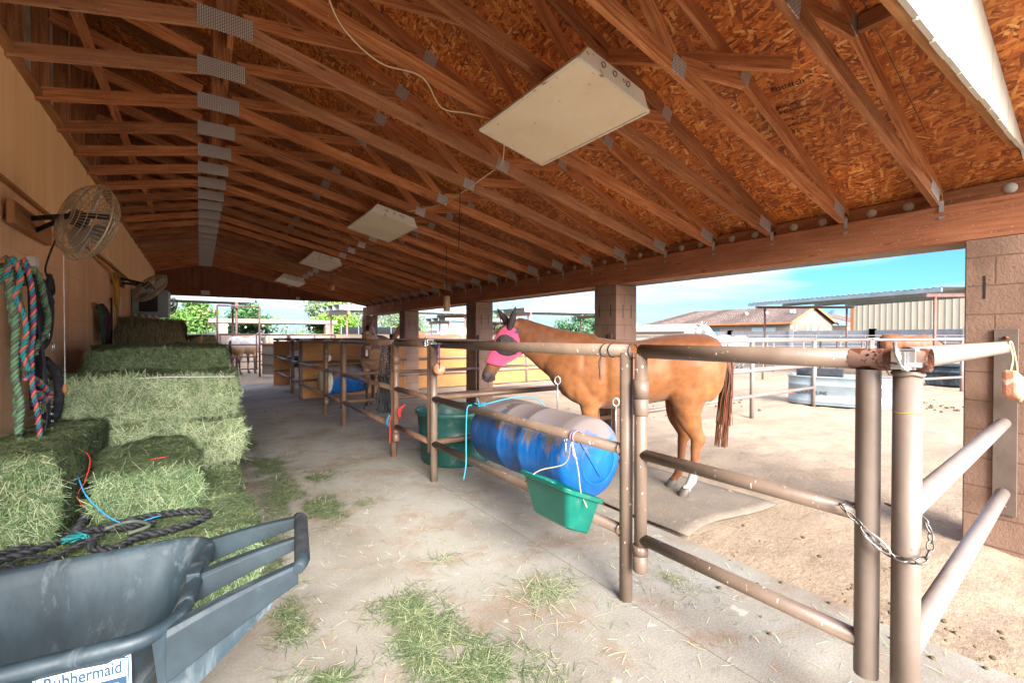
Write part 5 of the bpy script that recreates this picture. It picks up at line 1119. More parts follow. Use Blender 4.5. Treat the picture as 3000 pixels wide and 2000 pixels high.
# ------------------------------------------------------------ ceiling lights
def troffer(x, y, lab):
    sl = -math.atan(.224); zc = 3.43-.224*(x-.15)-.046-.058/math.cos(sl)
    t = thing('ceiling_light', lab, 'ceiling light', (x, y, zc), 0, 'rectangular ceiling lights under the trusses', rot=(0, -sl, 0), scale=.93)
    hx, hy, h = .315, .555, .058
    mb = MB(); mb.prism8([(-hx,-hy,-h+.006),(hx,-hy,-h+.006),(hx,hy,-h+.006),(-hx,hy,-h+.006),(-hx*.80,-hy+.012,h),(hx*.80,-hy+.012,h),(hx*.80,hy-.012,h),(-hx*.80,hy-.012,h)]); bev(mb.build('housing', M['enamel'], t, world=False), .006)
    mb = MB()
    for a, b in (((-hx,-hy),(hx,-hy)), ((hx,-hy),(hx,hy)), ((hx,hy),(-hx,hy)), ((-hx,hy),(-hx,-hy))): mb.beam((a[0], a[1], -h), (b[0], b[1], -h), .016, .014)
    mb.build('frame', M['enamel'], t, world=False)
    mb = MB(); mb.box((-hx+.012, -hy+.012, -h-.004), (hx-.012, hy-.012, -h+.004)); mb.build('lens', M['lens'], t, world=False)
    mb = MB()
    for dx in (-.12, -.02, .1): mb.lathe([(.014, 0), (.018, .0), (.018, .003), (.014, .003)], (dx, -hy-.001+.004, .012), (0, -1, 0), 14)
    mb.build('knockout', M['rust'], t, world=False)
for x, y, lab in ((1.965, 2.32, 'large rectangular ceiling light nearest the camera with a dusty cream lens'), (1.97, 5.87, 'second rectangular ceiling light down the barn'), (1.97, 9.5, 'third rectangular ceiling light down the barn'), (1.97, 13.1, 'farthest rectangular ceiling light near the end gable')): troffer(x, y, lab)
def cordline(pts, r, m, name, lab, cat, n=8, grp=None): mb = MB(); mb.tube(spline(pts, n), r, 6); return tag(mb.build(name, m), lab, cat, grp)
def zb_(x): return 3.43-.224*(x-.15)-.05
cordline([(.55, 2.55, zb_(.55)-.0), (.70, 2.75, zb_(.7)-.02), (.95, 2.85, zb_(.95)-.03), (1.2, 2.78, zb_(1.2)-.015), (1.42, 2.95, zb_(1.42)-.03), (1.6, 2.9, zb_(1.6)-.0), (1.78, 2.80, zb_(1.78)-.0)], .005, M['cream'], 'power_cable', 'cream power cable sagging along the roof to the nearest ceiling light', 'cable')
cordline([(1.9, 2.86, 2.93), (2.1, 3.2, 2.90), (2.2, 3.45, 2.95), (2.15, 4.0, 2.87), (2.2, 4.6, 2.9), (2.05, 5.2, 2.93)], .005, M['cream'], 'power_cable', 'cream cable looping between the first and second ceiling lights', 'cable')
cordline([(2.14, 4.02, 2.92), (2.12, 4.0, 2.5), (2.1, 3.98, 2.3)], .004, M['black'], 'hanging_wire', 'thin black wire hanging from the middle trusses', 'wire')
# hanging fly traps
t = thing('fly_trap', 'tarnished copper can hanging from the trusses by the far pillars', 'fly trap', (3.05, 6.55, 2.0))
fx_, fy_ = 3.02, 6.1; mb = MB(); mb.lathe([(0, -.10), (.045, -.10), (.05, -.085), (.048, .10), (.042, .115), (0, .115)], (fx_, fy_, 1.93), (0,0,1), 18); mb.build('can', M['copper'], t)
mb = MB(); mb.lathe([(.056, -.112), (.062, -.108), (.056, -.10)], (fx_, fy_, 1.93), (0,0,1), 18); mb.build('rim', M['galv'], t)
mb = MB(); mb.tube([(fx_-.03, fy_, 2.04), (fx_, fy_, 2.15), (fx_, fy_, 2.78)], .004, 5); mb.tube([(fx_+.03, fy_, 2.04), (fx_, fy_, 2.15)], .004, 5); mb.build('wire', M['black'], t)
t = thing('hanging_pot', 'small orange-brown pot hanging past the third ceiling light', 'hanging pot', (2.6, 11.2, 2.4))
mb = MB(); mb.lathe([(0, -.09), (.06, -.08), (.075, 0), (.065, .07), (.0, .09)], (2.42, 10.6, 2.55), (0,0,1), 14); mb.build('pot', M['copper'], t); mb = MB(); mb.tube([(2.42, 10.6, 2.62), (2.42, 10.6, 2.9)], .004, 5); mb.build('wire', M['black'], t)

# ------------------------------------------------------------ wall fans
def fan(c, ax, mount, lab, r=.265):
    c = V(c); ax = V(ax).normalized(); t = thing('wall_fan', lab, 'fan', c, 0, 'caged fans on the left wall')
    a = ax.cross(V((0,0,1))).normalized(); b = ax.cross(a); mb = MB()
    def prof(u): # u 0 centre front -> 1 rim front ; returns radius, depth
        return r*u, .105*(1-u**4.5)
    def P(rad, ang_, dp): return c+ax*dp+a*(rad*math.cos(ang_))+b*(rad*math.sin(ang_))
    for sgn in (1, -1):
        for u in ([.16,.24,.32,.40,.48,.56,.64,.72,.80,.88,.94,1.0] if sgn > 0 else [.3,.5,.7,.85,1.0]):
            rr, dp = prof(u); mb.tube([P(rr, 2*math.pi*k/36, dp*sgn) for k in range(37)], .0022 if u < 1 else .004, 5, False)
        nr = 40 if sgn > 0 else 56
        for k in range(nr):
            an = 2*math.pi*k/nr; mb.tube([P(prof(u)[0], an+(.25*(1-u) if sgn < 0 else 0), prof(u)[1]*sgn) for u in (.14,.4,.6,.78,.9,.97,1.0)], .0019, 4, False)
    mb.tube([P(r*1.0, 2*math.pi*k/36, 0) for k in range(37)], .006, 6, False); mb.build('wire_guard', M['wire'], t)
    mb = MB(); mb.lathe([(0, -.09), (.04, -.09), (.055, -.075), (.055, -.02), (.03, 0), (0, 0)], c, ax, 20); mb.build('motor', M['black'], t)
    mb = MB(); mb.lathe([(0, .108), (.035, .106), (.038, .10), (0, .098)], c, ax, 18); mb.build('badge', M['galv'], t)
    for k in range(3):
        mb = MB(); an = 2*math.pi*k/3+.4; o = []
        for rr, tw, w_ in ((.04, .6, .5), (.12, .5, .55), (.20, .42, .5), (.235, .36, .36)):
            o.append([P(rr, an-w_, .02+tw*.05), P(rr, an, .025), P(rr, an+w_, .02-tw*.05)])
        for i in range(3):
            for j in range(2): mb.quad(o[i][j], o[i][j+1], o[i+1][j+1], o[i+1][j])
        s_ = mb.build('blade', M['galv'], t); s_.modifiers.new('s', 'SOLIDIFY').thickness = .003
    mt_ = V(mount); mb = MB(); mb.beam(mt_+V((.02, -.42, .0)), mt_+V((.02, .42, .0)), .038, .14, (0,0,1)); bev(mb.build('mount_board', M['wood'], t), .004)
    mb = MB(); e1 = P(r*1.02, 0, -.0); e2 = P(r*1.02, math.pi, .0); m1 = mt_+V((.05, 0, .03))
    for s2, zz in ((1, .03), (-1, -.03)):
        mb.beam(mt_+V((.02, -.06*s2, zz)), c-ax*.075+a*(.10*s2), .008, .032, (0,0,1)); mb.beam(c-ax*.075+a*(.10*s2), c-ax*.01+a*(r*.98*s2), .008, .032, (0,0,1))
    mb.build('arm', M['black'], t); return t
fan((-.60, 4.05, 2.20), (.80, .52, -.22), (-.95, 4.38, 2.20), 'nearest caged wall fan with dusty tan wires on a wood block')
fan((-.58, 8.45, 2.15), (.62, -.10, -.62), (-.95, 8.5, 2.24), 'second wall fan, tilted downwards above the cooler')
fan((-.55, 13.6, 2.16), (.85, .2, -.25), (-.95, 13.6, 2.22), 'farthest wall fan, dark against the bright opening', .22)
# outlet box, cords and chain
t = thing('wall_outlet', 'small white electrical outlet under the nearest fan', 'outlet', (-.97, 4.45, 1.95)); mb = MB(); mb.box((-.969, 4.43, 1.93), (-.93, 4.56, 2.0)); bev(mb.build('box', M['enamel'], t), .004); mb = MB(); mb.box((-.93, 4.445, 1.94), (-.927, 4.545, 1.99)); mb.build('cover', M['white'], t)
def coil(c, r, n, m, rad, lab, cat, name='power_cable', sq=1.6, extra=None):
    mb = MB(); pts = []
    for k in range(n*14+1):
        a = 2*math.pi*k/14; rr = r*(1+.12*math.sin(a*.37+1)); pts.append((c[0]+.012*math.sin(a*.5)+.004*(k/14), c[1]+rr*math.sin(a), c[2]+rr*sq*math.cos(a)))
    mb.tube(pts, rad, 6)
    for e in (extra or []): mb.tube(spline(e, 8), rad, 6)
    return tag(mb.build(name, m), lab, cat)
coil((-.90, 4.62, 1.82), .045, 5, M['strap'], .006, 'brown coiled power cord hanging under the nearest fan', 'cord', extra=[[(-.78, 4.25, 2.12), (-.85, 4.42, 2.02), (-.90, 4.56, 1.93), (-.90, 4.60, 1.88)], [(-.90, 4.64, 1.77), (-.88, 4.67, 1.70), (-.9, 4.63, 1.62), (-.9, 4.56, 1.53)]])
coil((-.92, 8.05, 2.02), .07, 6, M['cable'], .012, 'yellow extension cord coiled on the wall beside the second fan', 'extension cord', 'extension_cord', 2.4, [[(-.94, 6.9, 2.33), (-.93, 7.4, 2.30), (-.94, 7.8, 2.28), (-.92, 8.0, 2.12)], [(-.92, 8.1, 1.95), (-.92, 8.2, 1.80), (-.92, 8.16, 1.66)]])
cordline([(-.94, 4.62, 2.34), (-.93, 5.0, 2.22), (-.94, 5.6, 2.20), (-.94, 6.2, 2.30), (-.945, 6.9, 2.33)], .008, M['cable'], 'extension_cord', 'yellow cord running along the wall behind the nearest fan', 'extension cord')
cordline([(-.93, 5.3, 2.52), (-.93, 6.2, 2.46), (-.93, 7.2, 2.40), (-.93, 8.4, 2.42)], .004, M['white'], 'wire', 'thin white wire running along the siding between the fans', 'wire')
cordline([(-.945, 7.9, 1.95), (-.945, 7.9, 1.25)], .011, M['black'], 'drop_cord', 'black conduit dropping down the wall to the hay', 'cable')
cordline([(-.93, 8.55, 2.0), (-.93, 8.5, 1.7), (-.925, 8.4, 1.35)], .011, M['white'], 'drop_cord', 'white hose hanging in front of the brown bale', 'hose')
t = thing('pull_chain', 'beaded pull chain with a small wooden knob against the wall', 'pull chain', (-.75, 4.15, 1.1))
mb = MB(); 
for k in range(84): mb.ball((-.71, 4.02, 1.96-.0098*k), .0034, 6, 4)
mb.build('chain', M['white'], t); mb = MB(); mb.lathe([(0, -.034), (.009, -.03), (.014, -.015), (.011, .01), (.007, .028), (0, .03)], (-.71, 4.02, 1.118), (0,0,1), 12); mb.build('knob', M['wood'], t)
t = thing('pull_chain', 'larger wooden pull handle hanging in front of the far hay and trees', 'pull handle', (.02, 6.6, 1.5))
mb = MB(); mb.tube([(.02, 6.3, 1.405), (.025, 6.3, 1.47)], .011, 10); mb.tube([(.012, 6.3, 1.37), (.02, 6.3, 1.405)], [.004, .009], 10); mb.build('handle', M['wood'], t); mb = MB(); mb.tube([(.027, 6.3, 1.47), (-.1, 6.28, 1.55), (-.18, 6.26, 1.62)], .0018, 5); mb.build('cord', M['black'], t)
# evaporative cooler
t = thing('window_cooler', 'beige evaporative cooler box on the wall behind the second fan', 'cooler', (-.75, 10.6, 1.75))
mb = MB(); mb.box((-.96, 10.2, 1.80), (-.45, 10.8, 2.27)); bev(mb.build('cabinet', M['galvlight'], t), .012)
for i in range(9): mb = MB(); mb.box((-.449, 10.25, 1.86+i*.042), (-.436, 10.75, 1.88+i*.042)); mb.build('louvre', M['white'], t)
mb = MB(); mb.box((-.86, 10.192, 1.88), (-.6, 10.199, 2.2)); mb.build('pad', M['strap'], t)
t = thing('wall_shelf', 'pale wooden shelf with small bottles under the cooler', 'shelf', (-.7, 9.9, 1.72)); mb = MB(); mb.box((-.96, 9.5, 1.66), (-.55, 10.6, 1.70)); mb.build('board', M['wood'], t)
for k in range(4):
    mb = MB(); mb.lathe([(0, 0), (.03, 0), (.03, .08), (.012, .10), (.012, .115), (0, .115)], (-.86+.08*k, 9.7+.12*k, 1.701), (0,0,1), 10); tag(mb.build('bottle', M['white']), ('nearest small white bottle on the wall shelf', 'second small white bottle on the wall shelf', 'third small white bottle on the wall shelf', 'farthest small white bottle on the wall shelf')[k], 'bottle', 'white bottles on the wall shelf')
# ------------------------------------------------------------ ropes, halters and tack
def braid(pts, r, mats, name, lab, cat='rope', turns=26, grp=None, sub=9):
    P = spline(pts, sub); L_ = [0]
    for a, b in zip(P[:-1], P[1:]): L_.append(L_[-1]+(b-a).length)
    n = max(8, int(L_[-1]/.008)); Q = []; j = 0
    for i in range(n+1):
        s_ = L_[-1]*i/n
        while j < len(P)-2 and L_[j+1] < s_: j += 1
        Q.append(P[j].lerp(P[j+1], (s_-L_[j])/max(1e-6, L_[j+1]-L_[j])))
    mb = MB(); k3 = len(mats)
    for m_ in range(k3):
        pp = []; prev = None; rr = []
        for i, p in enumerate(Q):
            t_ = (Q[min(i+1, n)]-Q[max(i-1, 0)]).normalized()
            a = t_.orthogonal().normalized() if prev is None else (prev-t_*prev.dot(t_)).normalized(); prev = a; b = t_.cross(a)
            ph = 2*math.pi*(i*.008/.075+m_/k3); pp.append(p+a*(r*.62*math.cos(ph))+b*(r*.62*math.sin(ph))); rr.append(r*.62)
        mb.tube(pp, rr, 6, True, m_)
    return tag(mb.build(name, [M[x] for x in mats]), lab, cat, grp)
t = thing('tack_rack', 'dark wooden peg rail holding the near ropes', 'peg rail', (-.95, 3.7, 1.8)); mb = MB(); mb.beam((-.95, 3.3, 1.83), (-.95, 4.35, 1.83), .03, .09); mb.build('board', M['truss_d'], t)
for y in (3.5, 3.72, 3.95, 4.18): mb = MB(); mb.tube([(-.94, y, 1.83), (-.84, y, 1.85)], .014, 8); mb.build('peg', M['truss_d'], t)
RG = 'ropes and halters on the near pegs'
random.seed(11)
k = 0
for y0, xo, mats, ln, r, lab in (
    (3.54, -.86, ('mint', 'greyrope', 'mint'), .95, .015, 'thick mint and grey braided lead rope hanging outermost at the left edge'),
    (3.62, -.88, ('mint', 'greyrope', 'greyrope'), 1.0, .013, 'mint and grey braided rope hanging behind the teal one'),
    (3.72, -.86, ('mint', 'mint', 'greyrope'), .62, .010, 'thin pale green braided rope with a side loop'),
    (3.58, -.80, ('teal', 'coral', 'purple'), 1.05, .011, 'teal, coral and purple braided rope reaching down to the hay'),
    (3.48, -.82, ('teal', 'teal', 'coral'), .60, .011, 'teal and coral braided rope curving out at the left edge')):
    z = 1.86; pts = [(xo-.03, y0+.05, z-.12), (xo, y0+.03, z), (xo+.02, y0, z-.02)]
    for i in range(1, 7): pts.append((xo+.02+random.uniform(-.012, .012)+.004*i, y0+random.uniform(-.018, .018)+.012*i, z-ln*i/6))
    braid(pts, r, mats, 'lead_rope', lab, 'rope', grp=RG)
braid([(-.82, 3.86, 1.86), (-.80, 3.93, 1.80), (-.79, 3.98, 1.66), (-.79, 4.05, 1.58), (-.80, 4.06, 1.48), (-.82, 3.96, 1.40), (-.82, 3.9, 1.34)], .014, ('mint', 'mint', 'greyrope'), 'lead_rope', 'small side loop of pale green rope beside the black halters', 'rope', grp=RG)
braid([(-.80, 3.62, 1.22), (-.78, 3.72, 1.20), (-.76, 3.86, 1.12), (-.76, 3.93, 1.09), (-.77, 3.86, 1.06), (-.78, 3.76, 1.12)], .015, ('teal', 'coral', 'purple'), 'lead_rope', 'teal and coral rope loop sticking out in front of the hanging ropes', 'rope', grp=RG)
def straps(t, y0, z0, ln, n, m, wd, spread=.05, x0=-.88, name='strap'):
    for i in range(n):
        mb = MB(); y = y0+random.uniform(-spread, spread); pts = [(x0, y, z0)]; w_ = random.uniform(.04, .09)
        L_ = ln*random.uniform(.6, 1)
        pts += [(x0+.03, y-w_*.6, z0-.10), (x0+.04, y-w_, z0-L_*.5), (x0+.03, y-w_*.2, z0-L_), (x0+.04, y+w_*.9, z0-L_*.9), (x0+.05, y+w_, z0-L_*.45), (x0+.03, y+w_*.5, z0-.06), (x0, y, z0)]
        mb.tube(spline(pts, 6), wd, 6, True, 0, None, .45); mb.build(name, m, t)
t = thing('halter', 'black webbing halters with rounded nosebands hanging beside the ropes', 'halter', (-.9, 4.1, 1.4), 0, None)
straps(t, 4.06, 1.86, .85, 5, M['strap'], .018, .06); straps(t, 4.16, 1.84, .45, 4, M['black'], .022, .05, -.86)
mb = MB(); mb.tube(spline([(-.84, 4.20, 1.30), (-.80, 4.28, 1.20), (-.79, 4.31, 1.05), (-.81, 4.27, .90), (-.84, 4.22, .93)], 8), .026, 8); mb.build('noseband', M['strap'], t)
for y, z in ((4.02, 1.22), (4.10, 1.46), (4.22, 1.38), (4.06, 1.16)):
    mb = MB(); mb.tube([(-.80, y+.022*math.sin(2*math.pi*k/12), z+.028*math.cos(2*math.pi*k/12)) for k in range(13)], .0035, 6, False); mb.build('ring', M['chrome'], t)
t = thing('girth_strap', 'long dark strap with a row of metal eyelets hanging down to the hay', 'strap', (-.8, 4.0, 1.0))
mb = MB(); mb.tube(spline([(-.83, 3.98, 1.62), (-.80, 4.0, 1.3), (-.79, 4.03, 1.0), (-.80, 3.99, .82), (-.82, 3.96, .80)], 8), .028, 8, True, 0, None, .18); mb.build('webbing', M['navy'], t)
for i in range(5): mb = MB(); mb.lathe([(.004, .0), (.007, .0), (.007, .003), (.004, .003)], (-.79+.022, 4.005, 1.05-.045*i), (.5, -.85, 0), 10); mb.build('eyelet', M['chrome'], t)
t = thing('halter_cluster', 'green, maroon and dark blue halters hanging in a cluster beyond the near ropes', 'halter', (-.92, 6.9, 1.6))
straps(t, 6.86, 1.80, .42, 5, M['hgreen'], .016, .05, -.93); straps(t, 6.98, 1.82, .44, 4, M['maroon'], .018, .05, -.92); straps(t, 7.08, 1.80, .42, 5, M['navy'], .017, .06, -.92)
mb = MB(); mb.beam((-.955, 6.7, 1.79), (-.955, 7.2, 1.79), .02, .06); mb.build('hanger', M['truss_d'], t)
# tack lying on the bale
t = thing('bridle', 'black bridle and reins tangled on the low green bale with a teal tassel', 'bridle', (-.45, 3.0, .45))
for pts, r in (([(-.95, 2.85, .46), (-.7, 2.98, .45), (-.45, 3.14, .455), (-.2, 3.22, .45), (.0, 3.15, .45), (.03, 3.03, .45), (-.1, 2.94, .45), (-.25, 2.92, .45), (-.33, 2.83, .45), (-.42, 2.88, .455), (-.44, 3.02, .455)], .016), ([(-.9, 2.95, .45), (-.7, 3.05, .46), (-.5, 3.16, .455), (-.35, 3.08, .46), (-.2, 3.1, .45)], .014), ([(-.92, 2.78, .45), (-.75, 2.86, .45), (-.6, 2.80, .45), (-.5, 2.9, .46), (-.4, 3.0, .47)], .012), ([(-.7, 2.83, .46), (-.62, 2.76, .45), (-.55, 2.84, .46), (-.63, 2.9, .46), (-.7, 2.83, .46)], .008), ([(-.62, 2.8, .46), (-.5, 2.75, .45), (-.48, 2.66, .45), (-.5, 2.6, .44)], .007), ([(-.52, 3.15, .46), (-.5, 3.3, .50), (-.46, 3.34, .58), (-.5, 3.36, .62)], .02)):
    braid(pts, r, ('black', 'strap'), 'rein', None, None).parent = t; o = bpy.data.objects[-1] if False else None
for o in list(t.children): o.location = -V(t.location)
mb = MB()
for k in range(26): a = random.uniform(0, 6.28); mb.tube([V((-.46, 3.02, .47)), V((-.46, 3.02, .475))+V((math.cos(a)*.05-.04, math.sin(a)*.05-.02, random.uniform(-.01, .02)))], .004, 4)
mb.build('tassel', M['teal'], t)
mb = MB(); mb.tube(spline([(-.40, 3.06, .475), (-.3, 3.12, .47), (-.22, 3.0, .47), (-.3, 2.95, .465)], 6), .010, 6); mb.build('grey_cord', M['greyrope'], t)
cordline([(-.66, 3.45, .72), (-.56, 3.35, .72), (-.48, 3.2, .60), (-.34, 3.12, .47), (-.18, 3.16, .46)], .0035, M['bluetwine'], 'baling_string', 'blue baling string trailing over the broken bale', 'string')
cordline([(-.60, 3.6, .82), (-.52, 3.5, .76), (-.52, 3.38, .66), (-.55, 3.36, .58), (-.5, 3.33, .50)], .003, M['redtwine'], 'baling_string', 'red baling string at the left side of the broken bale', 'string')
cordline([(-.25, 3.5, .705), (-.18, 3.5, .71), (-.14, 3.53, .705)], .004, M['redtwine'], 'red_tag', 'short red scrap on top of the broken bale', 'scrap')

# ------------------------------------------------------------ black plastic cart
ct = thing('yard_cart', 'big scuffed black plastic yard cart with moulded handles and a pale label', 'cart', (-.03, 1.82, 0), R(-9))
def sring(x0, x1, w0, w1, z0, z1, r, n=8):
    """rounded rectangle; x0 front, x1 handle end; half widths w0,w1; heights z0,z1"""
    out = []
    for sx, sy, a0 in ((1, 1, 0), (0, 1, 90), (0, -1, 180), (1, -1, 270)):
        xx, ww, zz = (x1, w1, z1) if sx else (x0, w0, z0)
        for k in range(n+1):
            a = R(a0+90*k/n); out.append((xx+(-r if sx else r)+r*math.cos(a), sy*(ww-r)+r*math.sin(a), zz))
    return out
rings = [sring(-.72, -.28, .17, .17, .17, .17, .08), sring(-.76, -.22, .20, .20, .20, .21, .09), sring(-.83, -.07, .26, .265, .44, .46, .11), sring(-.85, -.02, .275, .285, .60, .63, .11),
         sring(-.86, -.0, .29, .30, .645, .665, .11), sring(-.875, .02, .305, .315, .66, .68, .12), sring(-.89, .035, .33, .335, .655, .675, .13), sring(-.895, .04, .337, .342, .635, .655, .13), sring(-.885, .03, .328, .333, .625, .64, .13),
         sring(-.862, .0, .300, .31, .60, .62, .12), sring(-.84, -.055, .27, .275, .44, .45, .11), sring(-.78, -.21, .215, .215, .19, .19, .09), sring(-.74, -.27, .18, .18, .15, .15, .08)]
mb = MB(); mb.loft(rings, True); mb.build('tub', M['cart'], ct, world=False)
# handle arms: flared channel sections running from the rim to the grip
def arm(ya, yb, w0, w1, h0, h1, nm, x0=.0, x1=.32, za=.665, zb=.735):
    rr = []
    for k in range(7):
        u = k/6; x = x0+(x1-x0)*u; y = ya+(yb-ya)*u; z = za+(zb-za)*u+.006*math.sin(math.pi*u); w_ = w0+(w1-w0)*u; h = h0+(h1-h0)*u
        rr.append([(x, y+q[0]*w_, z-q[1]*h) for q in ((-.5, 1), (-.5, .12), (-.34, 0), (.34, 0), (.5, .12), (.5, 1), (.38, 1), (.38, .2), (-.38, .2), (-.38, 1))])
    mb = MB(); mb.loft(rr, True, 0, False); bev(mb.build(nm, M['cartrim'], ct, world=False), .005)
arm(.285, .20, .050, .032, .085, .04, 'handle_arm'); arm(-.285, -.205, .06, .04, .14, .06, 'handle_arm'); arm(.0, .0, .065, .03, .085, .04, 'middle_arm')
mb = MB(); mb.tube([(.32, -.235, .725), (.33, -.2, .728), (.333, 0, .73), (.33, .2, .728), (.32, .225, .725)], [.016, .021, .022, .021, .016], 16); mb.build('grip', M['cartrim'], ct, world=False)
mb = MB()
for k in range(46): mb.lathe([(.0222, -.0018), (.0238, 0), (.0222, .0018)], (.332, -.18+.008*k, .7295), (0, 1, 0), 14)
mb.build('grip_ribs', M['black'], ct, world=False)
mb = MB(); mb.box((-.005, -.045, .655), (.035, .045, .69)); bev(mb.build('latch_boss', M['cartrim'], ct, world=False), .006)
mb = MB(); mb.prism8([(-.01,-.300,.42),(.24,-.232,.62),(.24,-.222,.62),(-.01,-.290,.42),(-.03,-.315,.655),(.29,-.225,.705),(.29,-.215,.705),(-.03,-.305,.655)]); mb.build('side_skirt', M['cart'], ct, world=False)
for s_ in (-1, 1):
    mb = MB(); mb.lathe([(.10, -.04), (.22, -.04), (.25, -.025), (.255, 0), (.25, .025), (.22, .04), (.10, .04)], (-.52, .36*s_, .255), (0, 1, 0), 32); w_ = mb.build('wheel', M['black'], ct, world=False)
    mb = MB(); mb.lathe([(0, -.02), (.12, -.03), (.12, .03), (0, .02)], (-.52, .36*s_, .255), (0, 1, 0), 24); mb.build('rim', M['galv'], w_, world=False); mb.c = []
mb = MB(); mb.tube([(-.52, -.38, .255), (-.52, .38, .255)], .012, 8); mb.build('axle', M['galv'], ct, world=False)
for s_ in (-1, 1): mb = MB(); mb.beam((-.20, .18*s_, .2), (-.12, .2*s_, 0), .05, .05); mb.build('stand_leg', M['cart'], ct, world=False)
# label on the near outer side
ws = WM[ct.name]; o_ = ws @ V((-.168, -.304, .578)); tx = (ws.to_3x3() @ V((1, 0, .01))); ty = V((0,0,1))*.93+(ws.to_3x3() @ V((0, -.02, 0))); fm = frame_m(o_, tx, ty); nz = V((fm[0][2], fm[1][2], fm[2][2]))
if nz.dot(ws.to_3x3() @ V((0,-1,0))) < 0: tx = tx
def decalring(w_, h, arch, dz):
    P = []
    for k in range(13): u = -1+2*k/12; P.append(fm @ V((w_*u, h+arch*(1-u*u), dz)))
    for k in range(13): u = 1-2*k/12; P.append(fm @ V((w_*u, -h, dz)))
    return P
mb = MB(); mb.loft([decalring(.094, .046, .008, .001), decalring(.094, .046, .008, .003)], True, 0, False); dc = mb.build('label', M['decal'], ct)
mb = MB(); mb.loft([decalring(.090, .042, .007, .003), decalring(.090, .042, .007, .0036)], True, 0, False); mb.build('label_ground', M['ink'], ct)
mb = MB(); mb.loft([decalring(.087, .039, .007, .0036), decalring(.087, .039, .007, .0042)], True, 0, False); mb.build('label_field', M['decal'], ct)
text_obj('Rubbermaid', 'label_text', M['ink'], .031, ct, fm @ Matrix.Translation((0, .020, .0046)) @ Matrix.Diagonal((1, 1.45, 1, 1)), .0003, None, .0007)
mb = MB(); mb.loft([[fm @ V((x, y, dz)) for x, y in ((-.085, -.037), (.085, -.037), (.085, -.006), (-.085, -.006))] for dz in (.0043, .0047)], True, 0, False); mb.build('label_band', M['ink'], ct)
text_obj('Commercial Products', 'label_text', M['decal'], .0155, ct, fm @ Matrix.Translation((0, -.021, .005)) @ Matrix.Diagonal((1, 1.2, 1, 1)), .0003)

# ------------------------------------------------------------ walls and buildings beyond
def wallseg(pts, h, mt, lab, th=.15, pil=None, cap=True, name='block_wall', grp=None):
    t = thing(name, lab, 'wall', (pts[0][0], pts[0][1], 0), 0, grp)
    for a, b in zip(pts[:-1], pts[1:]):
        mb = MB(); mb.beam((a[0], a[1], h/2-.1), (b[0], b[1], h/2-.1), th, h+.2); mb.build('blockwork', mt, t)
        d = V((b[0]-a[0], b[1]-a[1], 0)); n = max(1, int(d.length/(pil or 4.8)))
        mb = MB()
        for k in range(n+1): p = V((a[0], a[1], 0))+d*k/n; mb = MB(); mb.box((p.x-.2, p.y-.2, -.1), (p.x+.2, p.y+.2, h+.12 if pil else h+.02)); mb.build('pilaster', mt, t)
    return t
wallseg([(-9, 25.0), (9, 25.0), (27, 24.5)], 1.56, M['tanblock'], 'low tan block wall behind the roan horse and the far pens')
wallseg([(46, 42), (47, 27), (45.5, 14), (41, 2), (36, -6)], 1.95, M['greyblock'], 'long grey block wall with pilasters in front of the tiled house', .2, 4.6)
wallseg([(27, 24.5), (34, 36), (46, 42)], 1.75, M['greyblock'], 'farther grey block wall left of the tiled house', .2, 6)
def quadface(mb, P, uvs=None): mb.quad(*P, uv=uvs)
def winpart(t, fix, y, z, w_, h, axis, m='glass', fr='trim', out_=-.03):
    """window on a wall plane: axis 'x' -> wall at X=fix, spans along Y; 'y' -> wall at Y=fix"""
    mb = MB(); mf = MB(); f = .07
    if axis == 'x': mb.box((fix+out_, y, z), (fix+out_*.4, y+w_, z+h)); mf.box((fix+out_*1.8, y-f, z-f), (fix, y+w_+f, z)); mf.box((fix+out_*1.8, y-f, z+h), (fix, y+w_+f, z+h+f)); mf.box((fix+out_*1.8, y-f, z), (fix, y, z+h)); mf.box((fix+out_*1.8, y+w_, z), (fix, y+w_+f, z+h)); mf.box((fix+out_*1.4, y+w_*.5-.025, z), (fix, y+w_*.5+.025, z+h))
    else: mb.box((y, fix+out_, z), (y+w_, fix+out_*.4, z+h)); mf.box((y-f, fix+out_*1.8, z-f), (y+w_+f, fix, z)); mf.box((y-f, fix+out_*1.8, z+h), (y+w_+f, fix, z+h+f)); mf.box((y-f, fix+out_*1.8, z), (y, fix, z+h)); mf.box((y+w_, fix+out_*1.8, z), (y+w_+f, fix, z+h))
    o = mf.build('window', M['stucco'] if fr == 'trim' else M['white'], t); mb.build('pane', M[m], o)
def tileplane(t, P, n=26, name='roof'):
    """P: four corners eave-left, eave-right, ridge-right, ridge-left; corrugated along the slope"""
    a, b, c, d = [V(q) for q in P]; L_ = (b-a).length; cols_ = int(L_/.16); rows_ = max(4, int((d-a).length/.42)); mb = MB(); nr = (b-a).cross(d-a).normalized(); 
    if nr.z < 0: nr = -nr
    for j in range(rows_+1):
        for dz in ((0,) if j == rows_ else (0, .035)):
            pass
    for j in range(rows_+1):
        v = j/rows_
        for i in range(cols_+1):
            u = i/cols_; p = a.lerp(b, u).lerp(d.lerp(c, u), v); mb.v.append(p+nr*(.035*(1 if i % 2 else -1)))
    for j in range(rows_):
        for i in range(cols_):
            k = j*(cols_+1)+i; u0, u1, v0, v1 = i*.16, (i+1)*.16, j*.42, (j+1)*.42; mb.face([k, k+1, k+cols_+2, k+cols_+1], [(u0,v0),(u1,v0),(u1,v1),(u0,v1)], 0, True)
    return mb.build(name, M['tiles'], t)
